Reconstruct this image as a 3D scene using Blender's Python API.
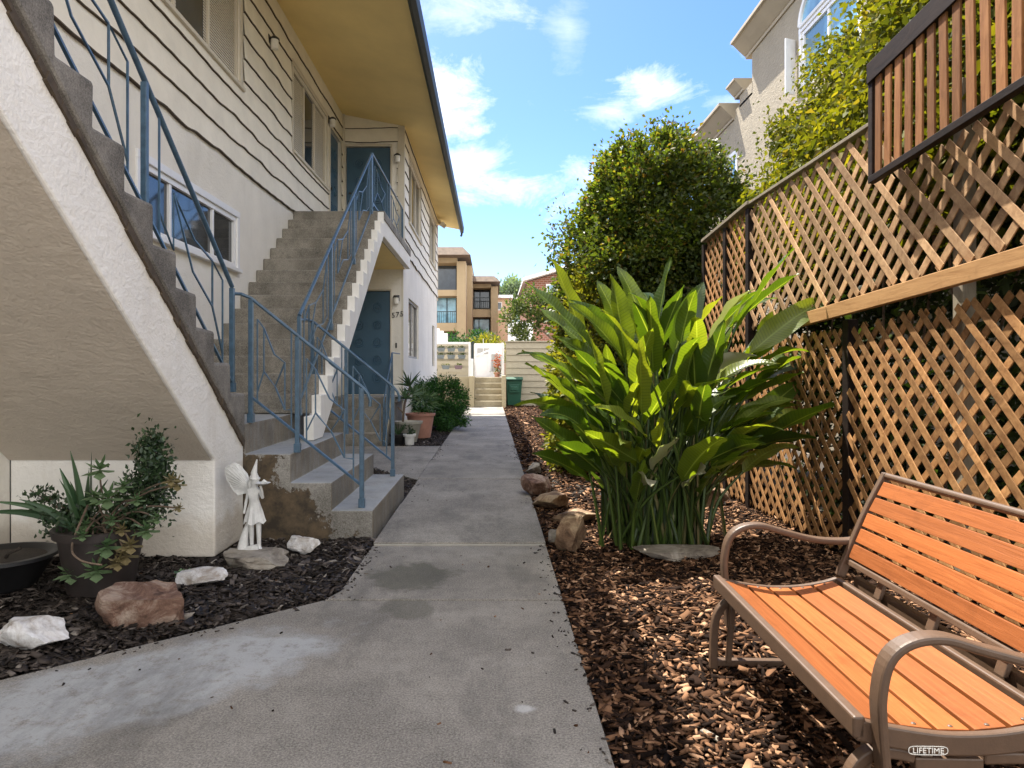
import bpy, bmesh, math, random
import numpy as np
from mathutils import Vector, Matrix
R = math.radians
random.seed(7); rng = np.random.default_rng(7)
for o in list(bpy.data.objects): bpy.data.objects.remove(o)
S = bpy.context.scene; COL = S.collection

# ------------------------------------------------------------------ camera, light, exposure
H = 1.25
cd = bpy.data.cameras.new('camera'); cam = bpy.data.objects.new('camera', cd); COL.objects.link(cam)
cd.sensor_width = 36; cd.lens = 36*700/1024; cd.clip_start = .05; cd.clip_end = 2000
cd.shift_x = 20/1024; cd.shift_y = -12/1024
cam.location = (0, 0, H); cam.rotation_euler = (R(90), 0, 0); S.camera = cam
S.view_settings.view_transform = 'Standard'; S.view_settings.look = 'None'
S.view_settings.gamma = 1; S.view_settings.exposure = 1.5; S.view_settings.use_curve_mapping = False
SUNV = Vector((-1.56, 3.0, 5.88)).normalized()          # towards the sun: ahead, left, high
sd = bpy.data.lights.new('sun', 'SUN'); sd.energy = 4.9; sd.angle = R(.5); sd.color = (1, .93, .82)
sun = bpy.data.objects.new('sun', sd); COL.objects.link(sun)
sun.rotation_euler = (-SUNV).to_track_quat('-Z', 'Y').to_euler(); sun.location = (0, 0, 30)
W = bpy.data.worlds.new('World'); S.world = W; W.use_nodes = True
nt = W.node_tree; nt.nodes.clear(); N = nt.nodes; L = nt.links
def n_(t, **k):
    x = N.new(t)
    for a, b in k.items(): setattr(x, a, b)
    return x
out = n_('ShaderNodeOutputWorld'); bg = n_('ShaderNodeBackground'); bg.inputs['Strength'].default_value = .15
sky = n_('ShaderNodeTexSky', sky_type='NISHITA'); sky.sun_disc = False
sky.sun_elevation = math.asin(SUNV.z); sky.sun_rotation = math.atan2(SUNV.x, SUNV.y) % (2*math.pi)
sky.air_density = 1.0; sky.dust_density = .8; sky.ozone_density = 3.0
tc = n_('ShaderNodeTexCoord'); sxyz = n_('ShaderNodeSeparateXYZ'); L.new(tc.outputs['Generated'], sxyz.inputs[0])
def wm(op, a, b=None, c=None, clamp=False):
    x = n_('ShaderNodeMath', operation=op); x.use_clamp = clamp
    for i, v in enumerate((a, b, c)):
        if v is None: continue
        if isinstance(v, (int, float)): x.inputs[i].default_value = v
        else: L.new(v, x.inputs[i])
    return x.outputs[0]
def wnoise(scale, detail, rough, dist=0, st=(1, 1, 1), loc=(0, 0, 0)):
    m_ = n_('ShaderNodeMapping'); m_.inputs['Scale'].default_value = st; m_.inputs['Location'].default_value = loc; L.new(tc.outputs['Generated'], m_.inputs[0])
    x = n_('ShaderNodeTexNoise'); x.inputs['Scale'].default_value = scale; x.inputs['Detail'].default_value = detail; x.inputs['Roughness'].default_value = rough; x.inputs['Distortion'].default_value = dist
    L.new(m_.outputs[0], x.inputs['Vector']); return x.outputs['Fac']
yy = wm('MAXIMUM', sxyz.outputs['Y'], .05); cu = wm('DIVIDE', sxyz.outputs['X'], yy); cv = wm('DIVIDE', sxyz.outputs['Z'], yy)
puff = wm('ADD', wm('MULTIPLY', wm('SUBTRACT', wnoise(8, 11, .68, .5, (1, 1, 2.0)), .5), 4.6), wm('MULTIPLY', wm('SUBTRACT', wnoise(34, 8, .7), .5), 1.2))
tot = None
# ahead: heaped cloud beside the eaves, a low bank, small tufts
for (u, v, ru, rv, k) in ((-.065, .385, .075, .085, 1.0), (-.03, .30, .06, .04, .7), (.035, .265, .13, .038, .95), (.14, .285, .06, .03, .8), (.235, .405, .05, .028, .95), (.17, .37, .045, .018, .6), (.335, .38, .03, .012, .5), (.365, .462, .022, .018, .9), (-.06, .51, .09, .035, .6), (.11, .49, .03, .05, .3), (.05, .06, .5, .05, .25), (.8, .5, .25, .15, .8)):
    du = wm('DIVIDE', wm('SUBTRACT', cu, u), ru); dv = wm('DIVIDE', wm('SUBTRACT', cv, v), rv)
    e = wm('SUBTRACT', 1.0, wm('SQRT', wm('ADD', wm('MULTIPLY', du, du), wm('MULTIPLY', dv, dv))))
    e = wm('MULTIPLY', wm('MULTIPLY', wm('ADD', wm('ADD', e, puff), .12), .62, clamp=True), k)
    tot = e if tot is None else wm('MAXIMUM', tot, e)
front = wm('GREATER_THAN', sxyz.outputs['Y'], .12)
tot = wm('MULTIPLY', tot, front)
# added unseen cloud field behind the camera, brightened to fill the shade
back = wm('MULTIPLY', wm('MULTIPLY', wm('SUBTRACT', wnoise(2.2, 8, .6), .36), 5, clamp=True), wm('MULTIPLY', wm('SUBTRACT', .25, sxyz.outputs['Y']), 3, clamp=True))
fac = wm('MULTIPLY', tot, .74); bfac = wm('MULTIPLY', back, .96)
mx = n_('ShaderNodeMixRGB'); mx.inputs[2].default_value = (5.6, 5.4, 5.1, 1)
hs = n_('ShaderNodeHueSaturation'); hs.inputs['Hue'].default_value = .512; hs.inputs['Saturation'].default_value = 1.3; hs.inputs['Value'].default_value = .66
L.new(sky.outputs[0], hs.inputs['Color']); L.new(hs.outputs[0], mx.inputs[1]); L.new(fac, mx.inputs[0])
mb_ = n_('ShaderNodeMixRGB'); mb_.inputs[2].default_value = (9.4, 9.1, 8.7, 1); L.new(bfac, mb_.inputs[0]); L.new(mx.outputs[0], mb_.inputs[1]); L.new(mb_.outputs[0], bg.inputs['Color']); L.new(bg.outputs[0], out.inputs[0])

# ------------------------------------------------------------------ materials
def newmat(name):
    m = bpy.data.materials.new(name); m.use_nodes = True
    nt = m.node_tree; b = nt.nodes['Principled BSDF']
    return m, nt, b
def node(nt, t, **k):
    x = nt.nodes.new(t)
    for a, b in k.items():
        if a in x.inputs.keys(): x.inputs[a].default_value = b
        else: setattr(x, a, b)
    return x
def noise(nt, scale, detail=4, rough=.5, vec=None, stretch=None, dist=0):
    g = node(nt, 'ShaderNodeNewGeometry'); v = g.outputs['Position']
    if vec is not None: v = vec
    if stretch:
        mpn = node(nt, 'ShaderNodeMapping'); mpn.inputs['Scale'].default_value = stretch
        nt.links.new(v, mpn.inputs[0]); v = mpn.outputs[0]
    x = node(nt, 'ShaderNodeTexNoise'); x.inputs['Scale'].default_value = scale
    x.inputs['Detail'].default_value = detail; x.inputs['Roughness'].default_value = rough; x.inputs['Distortion'].default_value = dist
    nt.links.new(v, x.inputs['Vector']); return x.outputs['Fac']
def ramp(nt, fac, stops):
    r = node(nt, 'ShaderNodeValToRGB'); e = r.color_ramp.elements
    while len(e) < len(stops): e.new(.5)
    for i, (p, c) in enumerate(stops):
        e[i].position = p; e[i].color = (c[0], c[1], c[2], 1) if not isinstance(c, (int, float)) else (c, c, c, 1)
    nt.links.new(fac, r.inputs[0]); return r.outputs[0]
def mix(nt, f, a, b, mode='MIX'):
    x = node(nt, 'ShaderNodeMixRGB'); x.blend_type = mode
    for i, v in enumerate((f, a, b)):
        if hasattr(v, 'is_linked') or hasattr(v, 'node'): nt.links.new(v, x.inputs[i])
        elif isinstance(v, (int, float)): x.inputs[i].default_value = v if i == 0 else (v, v, v, 1)
        else: x.inputs[i].default_value = (*v, 1)
    return x.outputs[0]
def bump(nt, b, h, strength=.3, dist=.01):
    x = node(nt, 'ShaderNodeBump'); x.inputs['Strength'].default_value = strength; x.inputs['Distance'].default_value = dist
    nt.links.new(h, x.inputs['Height']); nt.links.new(x.outputs[0], b.inputs['Normal'])
def add(nt, a, b, op='ADD'):
    x = node(nt, 'ShaderNodeMath'); x.operation = op
    for i, v in enumerate((a, b)):
        if isinstance(v, (int, float)): x.inputs[i].default_value = v
        else: nt.links.new(v, x.inputs[i])
    return x.outputs[0]
def sc(c, k): return tuple(min(1, v*k) for v in c)

def m_plain(name, col, rough=.6, metal=0, var=.12, scale=8, bs=0, bscale=60):
    m, nt, b = newmat(name)
    f = noise(nt, scale, 5, .6)
    c = ramp(nt, f, [(.3, sc(col, 1-var)), (.7, sc(col, 1+var))])
    nt.links.new(c, b.inputs['Base Color']); b.inputs['Roughness'].default_value = rough; b.inputs['Metallic'].default_value = metal
    if bs: bump(nt, b, noise(nt, bscale, 5, .6), bs, .01)
    return m
def m_stucco(name, col, dirt=(.30, .25, .18), amt=.25, bs=.5, base_dirt=False):
    m, nt, b = newmat(name)
    big = noise(nt, 1.3, 6, .62); fine = noise(nt, 45, 5, .65); st = noise(nt, 3, 6, .6, stretch=(1.2, 1.2, .18))
    c = ramp(nt, big, [(.3, sc(col, .90)), (.72, sc(col, 1.05))])
    c = mix(nt, ramp(nt, st, [(.55, 0.0), (.85, amt)]), c, dirt)
    if base_dirt:
        g = node(nt, 'ShaderNodeNewGeometry'); sx = node(nt, 'ShaderNodeSeparateXYZ'); nt.links.new(g.outputs['Position'], sx.inputs[0])
        z = add(nt, sx.outputs['Z'], add(nt, noise(nt, 6, 5, .6), .35, 'MULTIPLY'), 'SUBTRACT')
        c = mix(nt, ramp(nt, z, [(0.0, .4), (.12, 0.0)]), c, dirt)
    nt.links.new(c, b.inputs['Base Color']); b.inputs['Roughness'].default_value = .85
    h = add(nt, add(nt, noise(nt, 9, 6, .6, stretch=(1, 1, 1.8), dist=.5), 1.6, 'MULTIPLY'), fine)
    bump(nt, b, h, bs, .012)
    return m
M = {}
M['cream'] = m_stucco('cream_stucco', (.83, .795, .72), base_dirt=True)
M['soffit_stair'] = m_stucco('shaded_trowelled_stucco', (.60, .53, .44), amt=.4, bs=.6)  # tan tone stands in for shade and ground bounce on the white stucco
M['white_stucco'] = m_stucco('white_stucco', (.85, .83, .78), (.36, .26, .13), .3, base_dirt=True)
M['yellow'] = m_plain('yellow_soffit_paint', (.88, .70, .31), .8, var=.07, scale=1.2, bs=.15, bscale=40)
M['siding'] = m_plain('cream_siding_paint', (.80, .755, .65), .7, var=.08, scale=3, bs=.25, bscale=30)
M['siding_edge'] = m_plain('weathered_board_edge', (.07, .05, .03), .8, var=.4, scale=20)
M['trim'] = m_plain('trim_paint', (.60, .55, .45), .6, var=.05)
M['white'] = m_plain('white_vinyl', (.80, .80, .80), .4, var=.03)
M['bluedoor'] = m_plain('blue_door_paint', (.045, .105, .165), .4, var=.1, scale=3)
M['bluemetal'] = m_plain('blue_rail_paint', (.058, .108, .160), .35, var=.25, scale=25, bs=.15)
M['gutter'] = m_plain('gutter_paint', (.022, .036, .042), .6, var=.15)
M['black'] = m_plain('black_plastic', (.012, .012, .013), .5, var=.2)
M['blackmetal'] = m_plain('black_metal', (.03, .03, .03), .4)
M['lampglass'] = m_plain('frosted_glass', (.8, .78, .72), .3, var=.03)
M['grey_trim'] = m_plain('grey_trim', (.35, .34, .32), .6)
def m_glass(name, tint=(.02, .025, .03), rough=.06):
    m, nt, b = newmat(name)
    f = noise(nt, 1.2, 3, .5)
    nt.links.new(ramp(nt, f, [(.4, tint), (.65, sc(tint, 3.0))]), b.inputs['Base Color'])
    b.inputs['Roughness'].default_value = rough; b.inputs['Specular IOR Level'].default_value = .7
    return m
M['glass'] = m_glass('window_glass'); M['glassblue'] = m_glass('pale_window_glass', (.10, .20, .26))
def m_concrete(name, c0, c1, scale=2.0, speck=.35, extra=None, bs=.4, rough=.85):
    m, nt, b = newmat(name)
    big = noise(nt, scale, 8, .65); fine = noise(nt, 120, 4, .85); mid = noise(nt, 14, 7, .75)
    c = ramp(nt, big, [(.38, c0), (.62, c1)])
    c = mix(nt, ramp(nt, mid, [(.47, 0.0), (.68, .5)]), c, sc(c0, .6))
    c = mix(nt, speck, c, ramp(nt, fine, [(.40, sc(c0, .35)), (.50, sc(c1, .85)), (.60, sc(c1, 1.7))]))
    if extra: c = extra(nt, c)
    nt.links.new(c, b.inputs['Base Color']); b.inputs['Roughness'].default_value = rough
    bump(nt, b, add(nt, fine, mid), bs, .003)
    return m
def blob(nt, cx, cy, rx, ry, wob=.5, nscale=3, soft=.35, ang=0):
    """mask of a stain with its own outline on the ground"""
    g = node(nt, 'ShaderNodeNewGeometry'); mpn = node(nt, 'ShaderNodeMapping'); mpn.vector_type = 'TEXTURE'
    mpn.inputs['Location'].default_value = (cx, cy, 0); mpn.inputs['Rotation'].default_value = (0, 0, ang); mpn.inputs['Scale'].default_value = (rx, ry, 1000)
    nt.links.new(g.outputs['Position'], mpn.inputs[0])
    ln = node(nt, 'ShaderNodeVectorMath', operation='LENGTH'); nt.links.new(mpn.outputs[0], ln.inputs[0])
    v = add(nt, ln.outputs['Value'], add(nt, add(nt, noise(nt, nscale, 7, .65), .5, 'SUBTRACT'), wob*2, 'MULTIPLY'))
    return ramp(nt, v, [(1-soft, 1.0), (1.0, 0.0)])
def path_extra(nt, c):
    c = mix(nt, add(nt, add(nt, blob(nt, -1.42, 2.80, .95, .40, .75, 2.6, .30, R(42)), ramp(nt, noise(nt, 13, 9, .78), [(.38, .25), (.50, 1.0)]), 'MULTIPLY'), .78, 'MULTIPLY'), c, (.42, .435, .435))       # pale limewash wear by the kerb
    c = mix(nt, add(nt, blob(nt, -.52, 4.28, .29, .33, .9, 4, .3), .6, 'MULTIPLY'), c, (.042, .043, .022))   # damp patch
    c = mix(nt, add(nt, blob(nt, -.44, 3.70, .16, .20, .9, 5, .3), .45, 'MULTIPLY'), c, (.05, .05, .028))
    c = mix(nt, add(nt, blob(nt, .12, 2.6, .05, .035, .7, 12, .6), .6, 'MULTIPLY'), c, (.6, .6, .58))
    st = noise(nt, 1.1, 8, .75, stretch=(1.6, .6, 1)); c = mix(nt, ramp(nt, st, [(.50, 0.0), (.68, .6)]), c, (.065, .061, .053))
    c = mix(nt, ramp(nt, noise(nt, 38, 4, .8), [(.60, 0.0), (.74, .55)]), c, (.33, .31, .28)); c = mix(nt, ramp(nt, noise(nt, 52, 4, .8), [(.60, 0.0), (.72, .6)]), c, (.06, .055, .05))
    return c
M['path'] = m_concrete('path_concrete', (.13, .119, .10), (.31, .286, .245), 1.3, .42, path_extra, .5)
M['conc'] = m_concrete('stair_concrete', (.10, .09, .072), (.31, .285, .24), 2.8, .35)
M['conc_dark'] = m_concrete('stained_stair_concrete', (.075, .068, .058), (.25, .23, .20), 3.2, .3)
def block_extra(nt, c):
    g = node(nt, 'ShaderNodeNewGeometry'); sx = node(nt, 'ShaderNodeSeparateXYZ'); nt.links.new(g.outputs['Position'], sx.inputs[0])
    # peeled brown paint on the near face only, jagged outline
    nf = add(nt, noise(nt, 5.5, 8, .7), .5, 'SUBTRACT')
    v = add(nt, add(nt, sx.outputs['X'], add(nt, sx.outputs['Z'], .9, 'MULTIPLY')), add(nt, nf, 1.5, 'MULTIPLY'))
    f = ramp(nt, add(nt, v, 2.0), [(.86, 1.0), (.90, 0.0)])
    near = ramp(nt, add(nt, sx.outputs['Y'], -4.5), [(.775, 1.0), (.79, 0.0)])
    br = ramp(nt, noise(nt, 7, 6, .7), [(.38, (.04, .03, .019)), (.62, (.12, .085, .048))])
    c = mix(nt, add(nt, f, near, 'MULTIPLY'), c, br)
    up = node(nt, 'ShaderNodeSeparateXYZ'); nt.links.new(g.outputs['Normal'], up.inputs[0])
    c = mix(nt, add(nt, ramp(nt, up.outputs['Z'], [(.6, 0.0), (.8, .65)]), ramp(nt, noise(nt, 4, 6, .6), [(.35, .5), (.6, 1.0)]), 'MULTIPLY'), c, (.36, .39, .41))   # worn pale grey paint on the treads
    side = ramp(nt, up.outputs['X'], [(.6, 0.0), (.8, 1.0)])
    c = mix(nt, add(nt, side, ramp(nt, noise(nt, 6, 6, .7, stretch=(1, 2.5, .5)), [(.4, .1), (.7, .75)]), 'MULTIPLY'), c, (.20, .15, .085))
    return c
M['block'] = m_concrete('painted_step_concrete', (.13, .12, .10), (.29, .275, .245), 3, .3, block_extra)
M['soil'] = m_concrete('dark_soil', (.02, .016, .012), (.05, .038, .028), 5, .4, bs=1)
M['earth'] = m_concrete('dry_ground', (.14, .11, .08), (.25, .2, .15), .7, .3)
def m_island(name, stops, rough=.8, transl=0, spec=.3, tcol=None, big=None):
    m, nt, b = newmat(name)
    g = node(nt, 'ShaderNodeNewGeometry'); c = ramp(nt, g.outputs['Random Per Island'], stops)
    if big:
        c = mix(nt, ramp(nt, noise(nt, big[0], 3, .5), [(.35, 0.0), (.65, big[2])]), c, big[1])
    nt.links.new(c, b.inputs['Base Color']); b.inputs['Roughness'].default_value = rough; b.inputs['Specular IOR Level'].default_value = spec
    if transl:
        t = node(nt, 'ShaderNodeBsdfTranslucent'); ms = node(nt, 'ShaderNodeMixShader'); ms.inputs[0].default_value = transl
        tm = mix(nt, 1.0, c, tcol or (1.6, 1.9, .6), 'MULTIPLY')
        nt.links.new(tm, t.inputs['Color']); nt.links.new(b.outputs[0], ms.inputs[1]); nt.links.new(t.outputs[0], ms.inputs[2])
        nt.links.new(ms.outputs[0], nt.nodes['Material Output'].inputs['Surface'])
    return m
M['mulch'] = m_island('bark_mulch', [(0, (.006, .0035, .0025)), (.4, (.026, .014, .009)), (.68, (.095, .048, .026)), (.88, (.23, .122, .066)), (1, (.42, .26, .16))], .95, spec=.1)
M['mulch_shade'] = m_island('shaded_bark_mulch', [(0, (.010, .007, .0055)), (.5, (.028, .021, .017)), (.8, (.058, .045, .037)), (.96, (.12, .10, .085)), (1, (.3, .27, .23))], .7)  # same bark as the right bed, shade painted in as darker tones
M['strelitzia'] = m_island('paddle_leaf', [(0, (.028, .058, .008)), (.4, (.052, .098, .012)), (.8, (.10, .15, .018)), (1, (.16, .20, .035))], .38, .42, .45, (2.7, 2.3, .5))
def vein(m):
    nt = m.node_tree; b = nt.nodes['Principled BSDF']; a = node(nt, 'ShaderNodeAttribute'); a.attribute_name = 'blade'
    sx = node(nt, 'ShaderNodeSeparateXYZ'); nt.links.new(a.outputs['Vector'], sx.inputs[0])
    ab = add(nt, sx.outputs['X'], 0, 'ABSOLUTE'); ph = add(nt, add(nt, sx.outputs['Y'], add(nt, ab, .035, 'MULTIPLY'), 'SUBTRACT'), 260, 'MULTIPLY')
    w = add(nt, ph, 0, 'SINE'); rib = ramp(nt, ab, [(.02, 1.0), (.09, 0.0)])
    old = b.inputs['Base Color'].links[0].from_socket
    c = mix(nt, ramp(nt, w, [(.2, .0), (1.0, .30)]), old, (.02, .05, .008)); c = mix(nt, add(nt, rib, .7, 'MULTIPLY'), c, (.22, .30, .08))
    edge = add(nt, ab, add(nt, noise(nt, 9, 5, .7), .55, 'MULTIPLY')); c = mix(nt, ramp(nt, edge, [(1.26, 0.0) if False else (.0, 0.0), (1.0, 0.0)]), c, (.2, .12, .04))
    br = ramp(nt, noise(nt, 5, 6, .75), [(.66, 0.0), (.74, .7)]); c = mix(nt, br, c, (.17, .13, .045))
    nt.links.new(c, b.inputs['Base Color'])
    for l in list(nt.links):
        if l.from_socket == old and l.to_node.type == 'MIX_RGB' and l.to_node.blend_type == 'MULTIPLY': nt.links.new(c, l.to_socket)
    bump(nt, b, w, .25, .002)
vein(M['strelitzia'])
M['dull_leaf'] = m_island('dull_paddle_leaf', [(0, (.16, .17, .12)), (1, (.28, .27, .2))], .5, .25, .4)
M['stalk'] = m_island('stalk_green', [(0, (.02, .035, .008)), (.5, (.045, .08, .014)), (.85, (.09, .14, .025)), (1, (.18, .13, .06))], .45, .12, .4)
M['shrub'] = m_island('shrub_leaf', [(0, (0.038, 0.064, 0.013)), (.45, (0.068, 0.111, 0.019)), (.8, (0.111, 0.145, 0.024)), (.95, (0.170, 0.145, 0.030)), (1, (0.153, 0.076, 0.025))], .5, .4, .4, (2.4, 2.2, .6), (1.1, (0.034, 0.047, 0.015), .6))
M['hedge'] = m_island('golden_hedge_leaf', [(0, (0.090, 0.117, 0.018)), (.5, (0.162, 0.180, 0.023)), (1, (0.270, 0.243, 0.036))], .5, .4, .3, (1.8, 1.7, .5))
M['vine'] = m_island('vine_leaf', [(0, (.06, .075, .012)), (.5, (.13, .145, .018)), (.9, (.23, .225, .03)), (1, (.26, .2, .05))], .65, .4, .12, (2.0, 1.8, .4), (1.8, (.045, .065, .014), .75))
M['backhedge'] = m_island('shade_hedge_leaf', [(0, (.015, .022, .008)), (.7, (.035, .055, .014)), (1, (.09, .13, .03))], .6, .2, .3)  # leaf colour darkened to stand in for shade behind the lattice
M['juniper'] = m_island('dark_shrub_leaf', [(0, (.012, .04, .01)), (.6, (.025, .085, .014)), (1, (.05, .14, .02))], .6, .2, .3)
M['darkleaf'] = m_island('dark_small_leaf', [(0, (.015, .03, .012)), (.7, (.03, .06, .022)), (1, (.07, .11, .05))], .45, .15, .5)
M['succulent'] = m_island('succulent_leaf', [(0, (.04, .085, .035)), (.6, (.085, .15, .065)), (1, (.16, .23, .12))], .45, .15, .4)
M['drysucc'] = m_island('dry_succulent_leaf', [(0, (.09, .075, .035)), (.6, (.17, .14, .065)), (1, (.26, .21, .11))], .55, .15, .4)
M['aloe'] = m_island('aloe_leaf', [(0, (.03, .07, .03)), (1, (.07, .13, .055))], .4, .1, .4)
M['farleaf'] = m_island('tree_leaf', [(0, (.03, .05, .018)), (.6, (.07, .10, .025)), (1, (.15, .16, .04))], .6, .3, .3)
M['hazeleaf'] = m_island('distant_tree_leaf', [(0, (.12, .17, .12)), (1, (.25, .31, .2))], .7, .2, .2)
M['bark'] = m_plain('bark', (.14, .10, .07), .9, var=.4, scale=15, bs=.8, bscale=30)
def m_wood(name, c0, c1, st=(2, 2, 30), rough=.65, isl=True, knots=False):
    m, nt, b = newmat(name)
    g = node(nt, 'ShaderNodeNewGeometry'); tcn = node(nt, 'ShaderNodeTexCoord')
    f = noise(nt, 1.0, 7, .65, vec=tcn.outputs['Object'], stretch=st, dist=1.2)
    c = ramp(nt, f, [(.3, c0), (.7, c1)])
    if isl:
        k = ramp(nt, g.outputs['Random Per Island'], [(0, .55), (1, 1.22)]); c = mix(nt, 1.0, c, k, 'MULTIPLY')
    wn = noise(nt, 6, 6, .7); c = mix(nt, ramp(nt, wn, [(.56, 0.0), (.78, .5)]), c, sc(c0, .45))
    nt.links.new(c, b.inputs['Base Color']); b.inputs['Roughness'].default_value = rough; b.inputs['Specular IOR Level'].default_value = .2
    bump(nt, b, f, .35, .004); return m
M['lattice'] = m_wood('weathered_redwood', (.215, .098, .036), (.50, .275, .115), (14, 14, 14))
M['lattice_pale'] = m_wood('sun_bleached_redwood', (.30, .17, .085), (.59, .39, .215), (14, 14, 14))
M['beam'] = m_wood('timber_beam', (0.306, 0.162, 0.064), (0.493, 0.289, 0.128), (30, 2, 30), isl=False)
M['darkwood'] = m_wood('dark_stained_wood', (.010, .006, .005), (.030, .017, .012), (20, 6, 20))
M['slatwood'] = m_wood('brown_slat_wood', (0.204, 0.085, 0.030), (0.374, 0.178, 0.072), (30, 30, 4))
M['greywood'] = m_wood('grey_fence_wood', (.25, .21, .15), (.42, .37, .28), (20, 20, 3))
M['orange'] = m_wood('orange_composite_slat', (.225, .068, .018), (.345, .112, .033), (70, 3, 70), .5, True)
M['benchmetal'] = m_plain('bronze_powder_coat', (0.092, 0.054, 0.032), .5, .0, var=.12, scale=30, bs=.08, bscale=150)
M['statue'] = m_plain('weathered_white_resin', (.62, .62, .60), .6, var=.14, scale=22, bs=.4, bscale=60)
def m_rock(name, c0, c1, c2, sca=7):
    m, nt, b = newmat(name)
    f = noise(nt, sca, 9, .7, dist=.8); c = ramp(nt, f, [(.36, c0), (.48, c1), (.62, c2)])
    nt.links.new(c, b.inputs['Base Color']); b.inputs['Roughness'].default_value = .85
    bump(nt, b, add(nt, f, noise(nt, 40, 5, .7)), .8, .015); return m
M['redrock'] = m_rock('red_sandstone', (.07, .035, .022), (.17, .095, .065), (.36, .28, .22))
M['whiterock'] = m_rock('white_quartz', (.34, .29, .24), (.58, .56, .54), (.76, .76, .76))
M['greyrock'] = m_rock('grey_fieldstone', (.13, .11, .09), (.24, .21, .17), (.34, .31, .26))
M['tanrock'] = m_rock('tan_fieldstone', (.08, .045, .025), (.19, .115, .065), (.38, .28, .17))
M['terracotta'] = m_plain('terracotta', (.42, .21, .155), .75, var=.14, scale=8)
M['stonepot'] = m_plain('grey_stone_pot', (.38, .36, .31), .8, var=.15, scale=8, bs=.3)
M['whitepot'] = m_plain('white_glazed_pot', (.7, .7, .68), .4, var=.05)
M['darkpot'] = m_plain('dark_pot', (.035, .028, .026), .5, var=.3)
M['bluepot'] = m_plain('grey_blue_planter', (.17, .20, .21), .6, var=.15)
M['plumpot'] = m_plain('plum_planter', (.19, .13, .15), .6, var=.15)
M['greenbin'] = m_plain('green_bin_plastic', (.01, .075, .045), .45, var=.1)
M['sandwall'] = m_stucco('sand_block_wall', (0.440, 0.376, 0.240), amt=.3, bs=.4)
M['sandstep'] = m_concrete('sand_steps', (0.272, 0.232, 0.152), (0.400, 0.352, 0.248), 2, .15)
M['beige'] = m_plain('beige_board_paint', (0.400, 0.360, 0.264), .7, var=.06)
M['tanbuild'] = m_stucco('tan_stucco', (0.368, 0.280, 0.168), amt=.1, bs=.2)
M['peachbuild'] = m_stucco('peach_stucco', (.62, .43, .30), amt=.1, bs=.2)
M['rooftile'] = m_plain('brown_roof_tile', (.12, .085, .06), .8, var=.3, scale=4)
M['housewall'] = m_stucco('sand_float_stucco', (.33, .285, .21), (.24, .2, .15), .5, .9)
M['houseband'] = m_plain('house_cornice_paint', (.38, .325, .24), .8, var=.08, scale=2)
M['redflower'] = m_island('red_flower', [(0, (.30, .05, .025)), (1, (.42, .13, .06))], .6, .2)
def m_brick():
    m, nt, b = newmat('red_brick')
    tcn = node(nt, 'ShaderNodeNewGeometry'); mpn = node(nt, 'ShaderNodeMapping'); mpn.inputs['Rotation'].default_value = (R(90), 0, 0)
    nt.links.new(tcn.outputs['Position'], mpn.inputs[0])
    br = node(nt, 'ShaderNodeTexBrick'); br.inputs['Scale'].default_value = 2.2
    br.inputs['Color1'].default_value = (.30, .11, .07, 1); br.inputs['Color2'].default_value = (.19, .08, .05, 1); br.inputs['Mortar'].default_value = (.38, .30, .25, 1)
    nt.links.new(mpn.outputs[0], br.inputs['Vector']); nt.links.new(br.outputs[0], b.inputs['Base Color']); b.inputs['Roughness'].default_value = .9
    return m
M['brick'] = m_brick()

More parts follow.
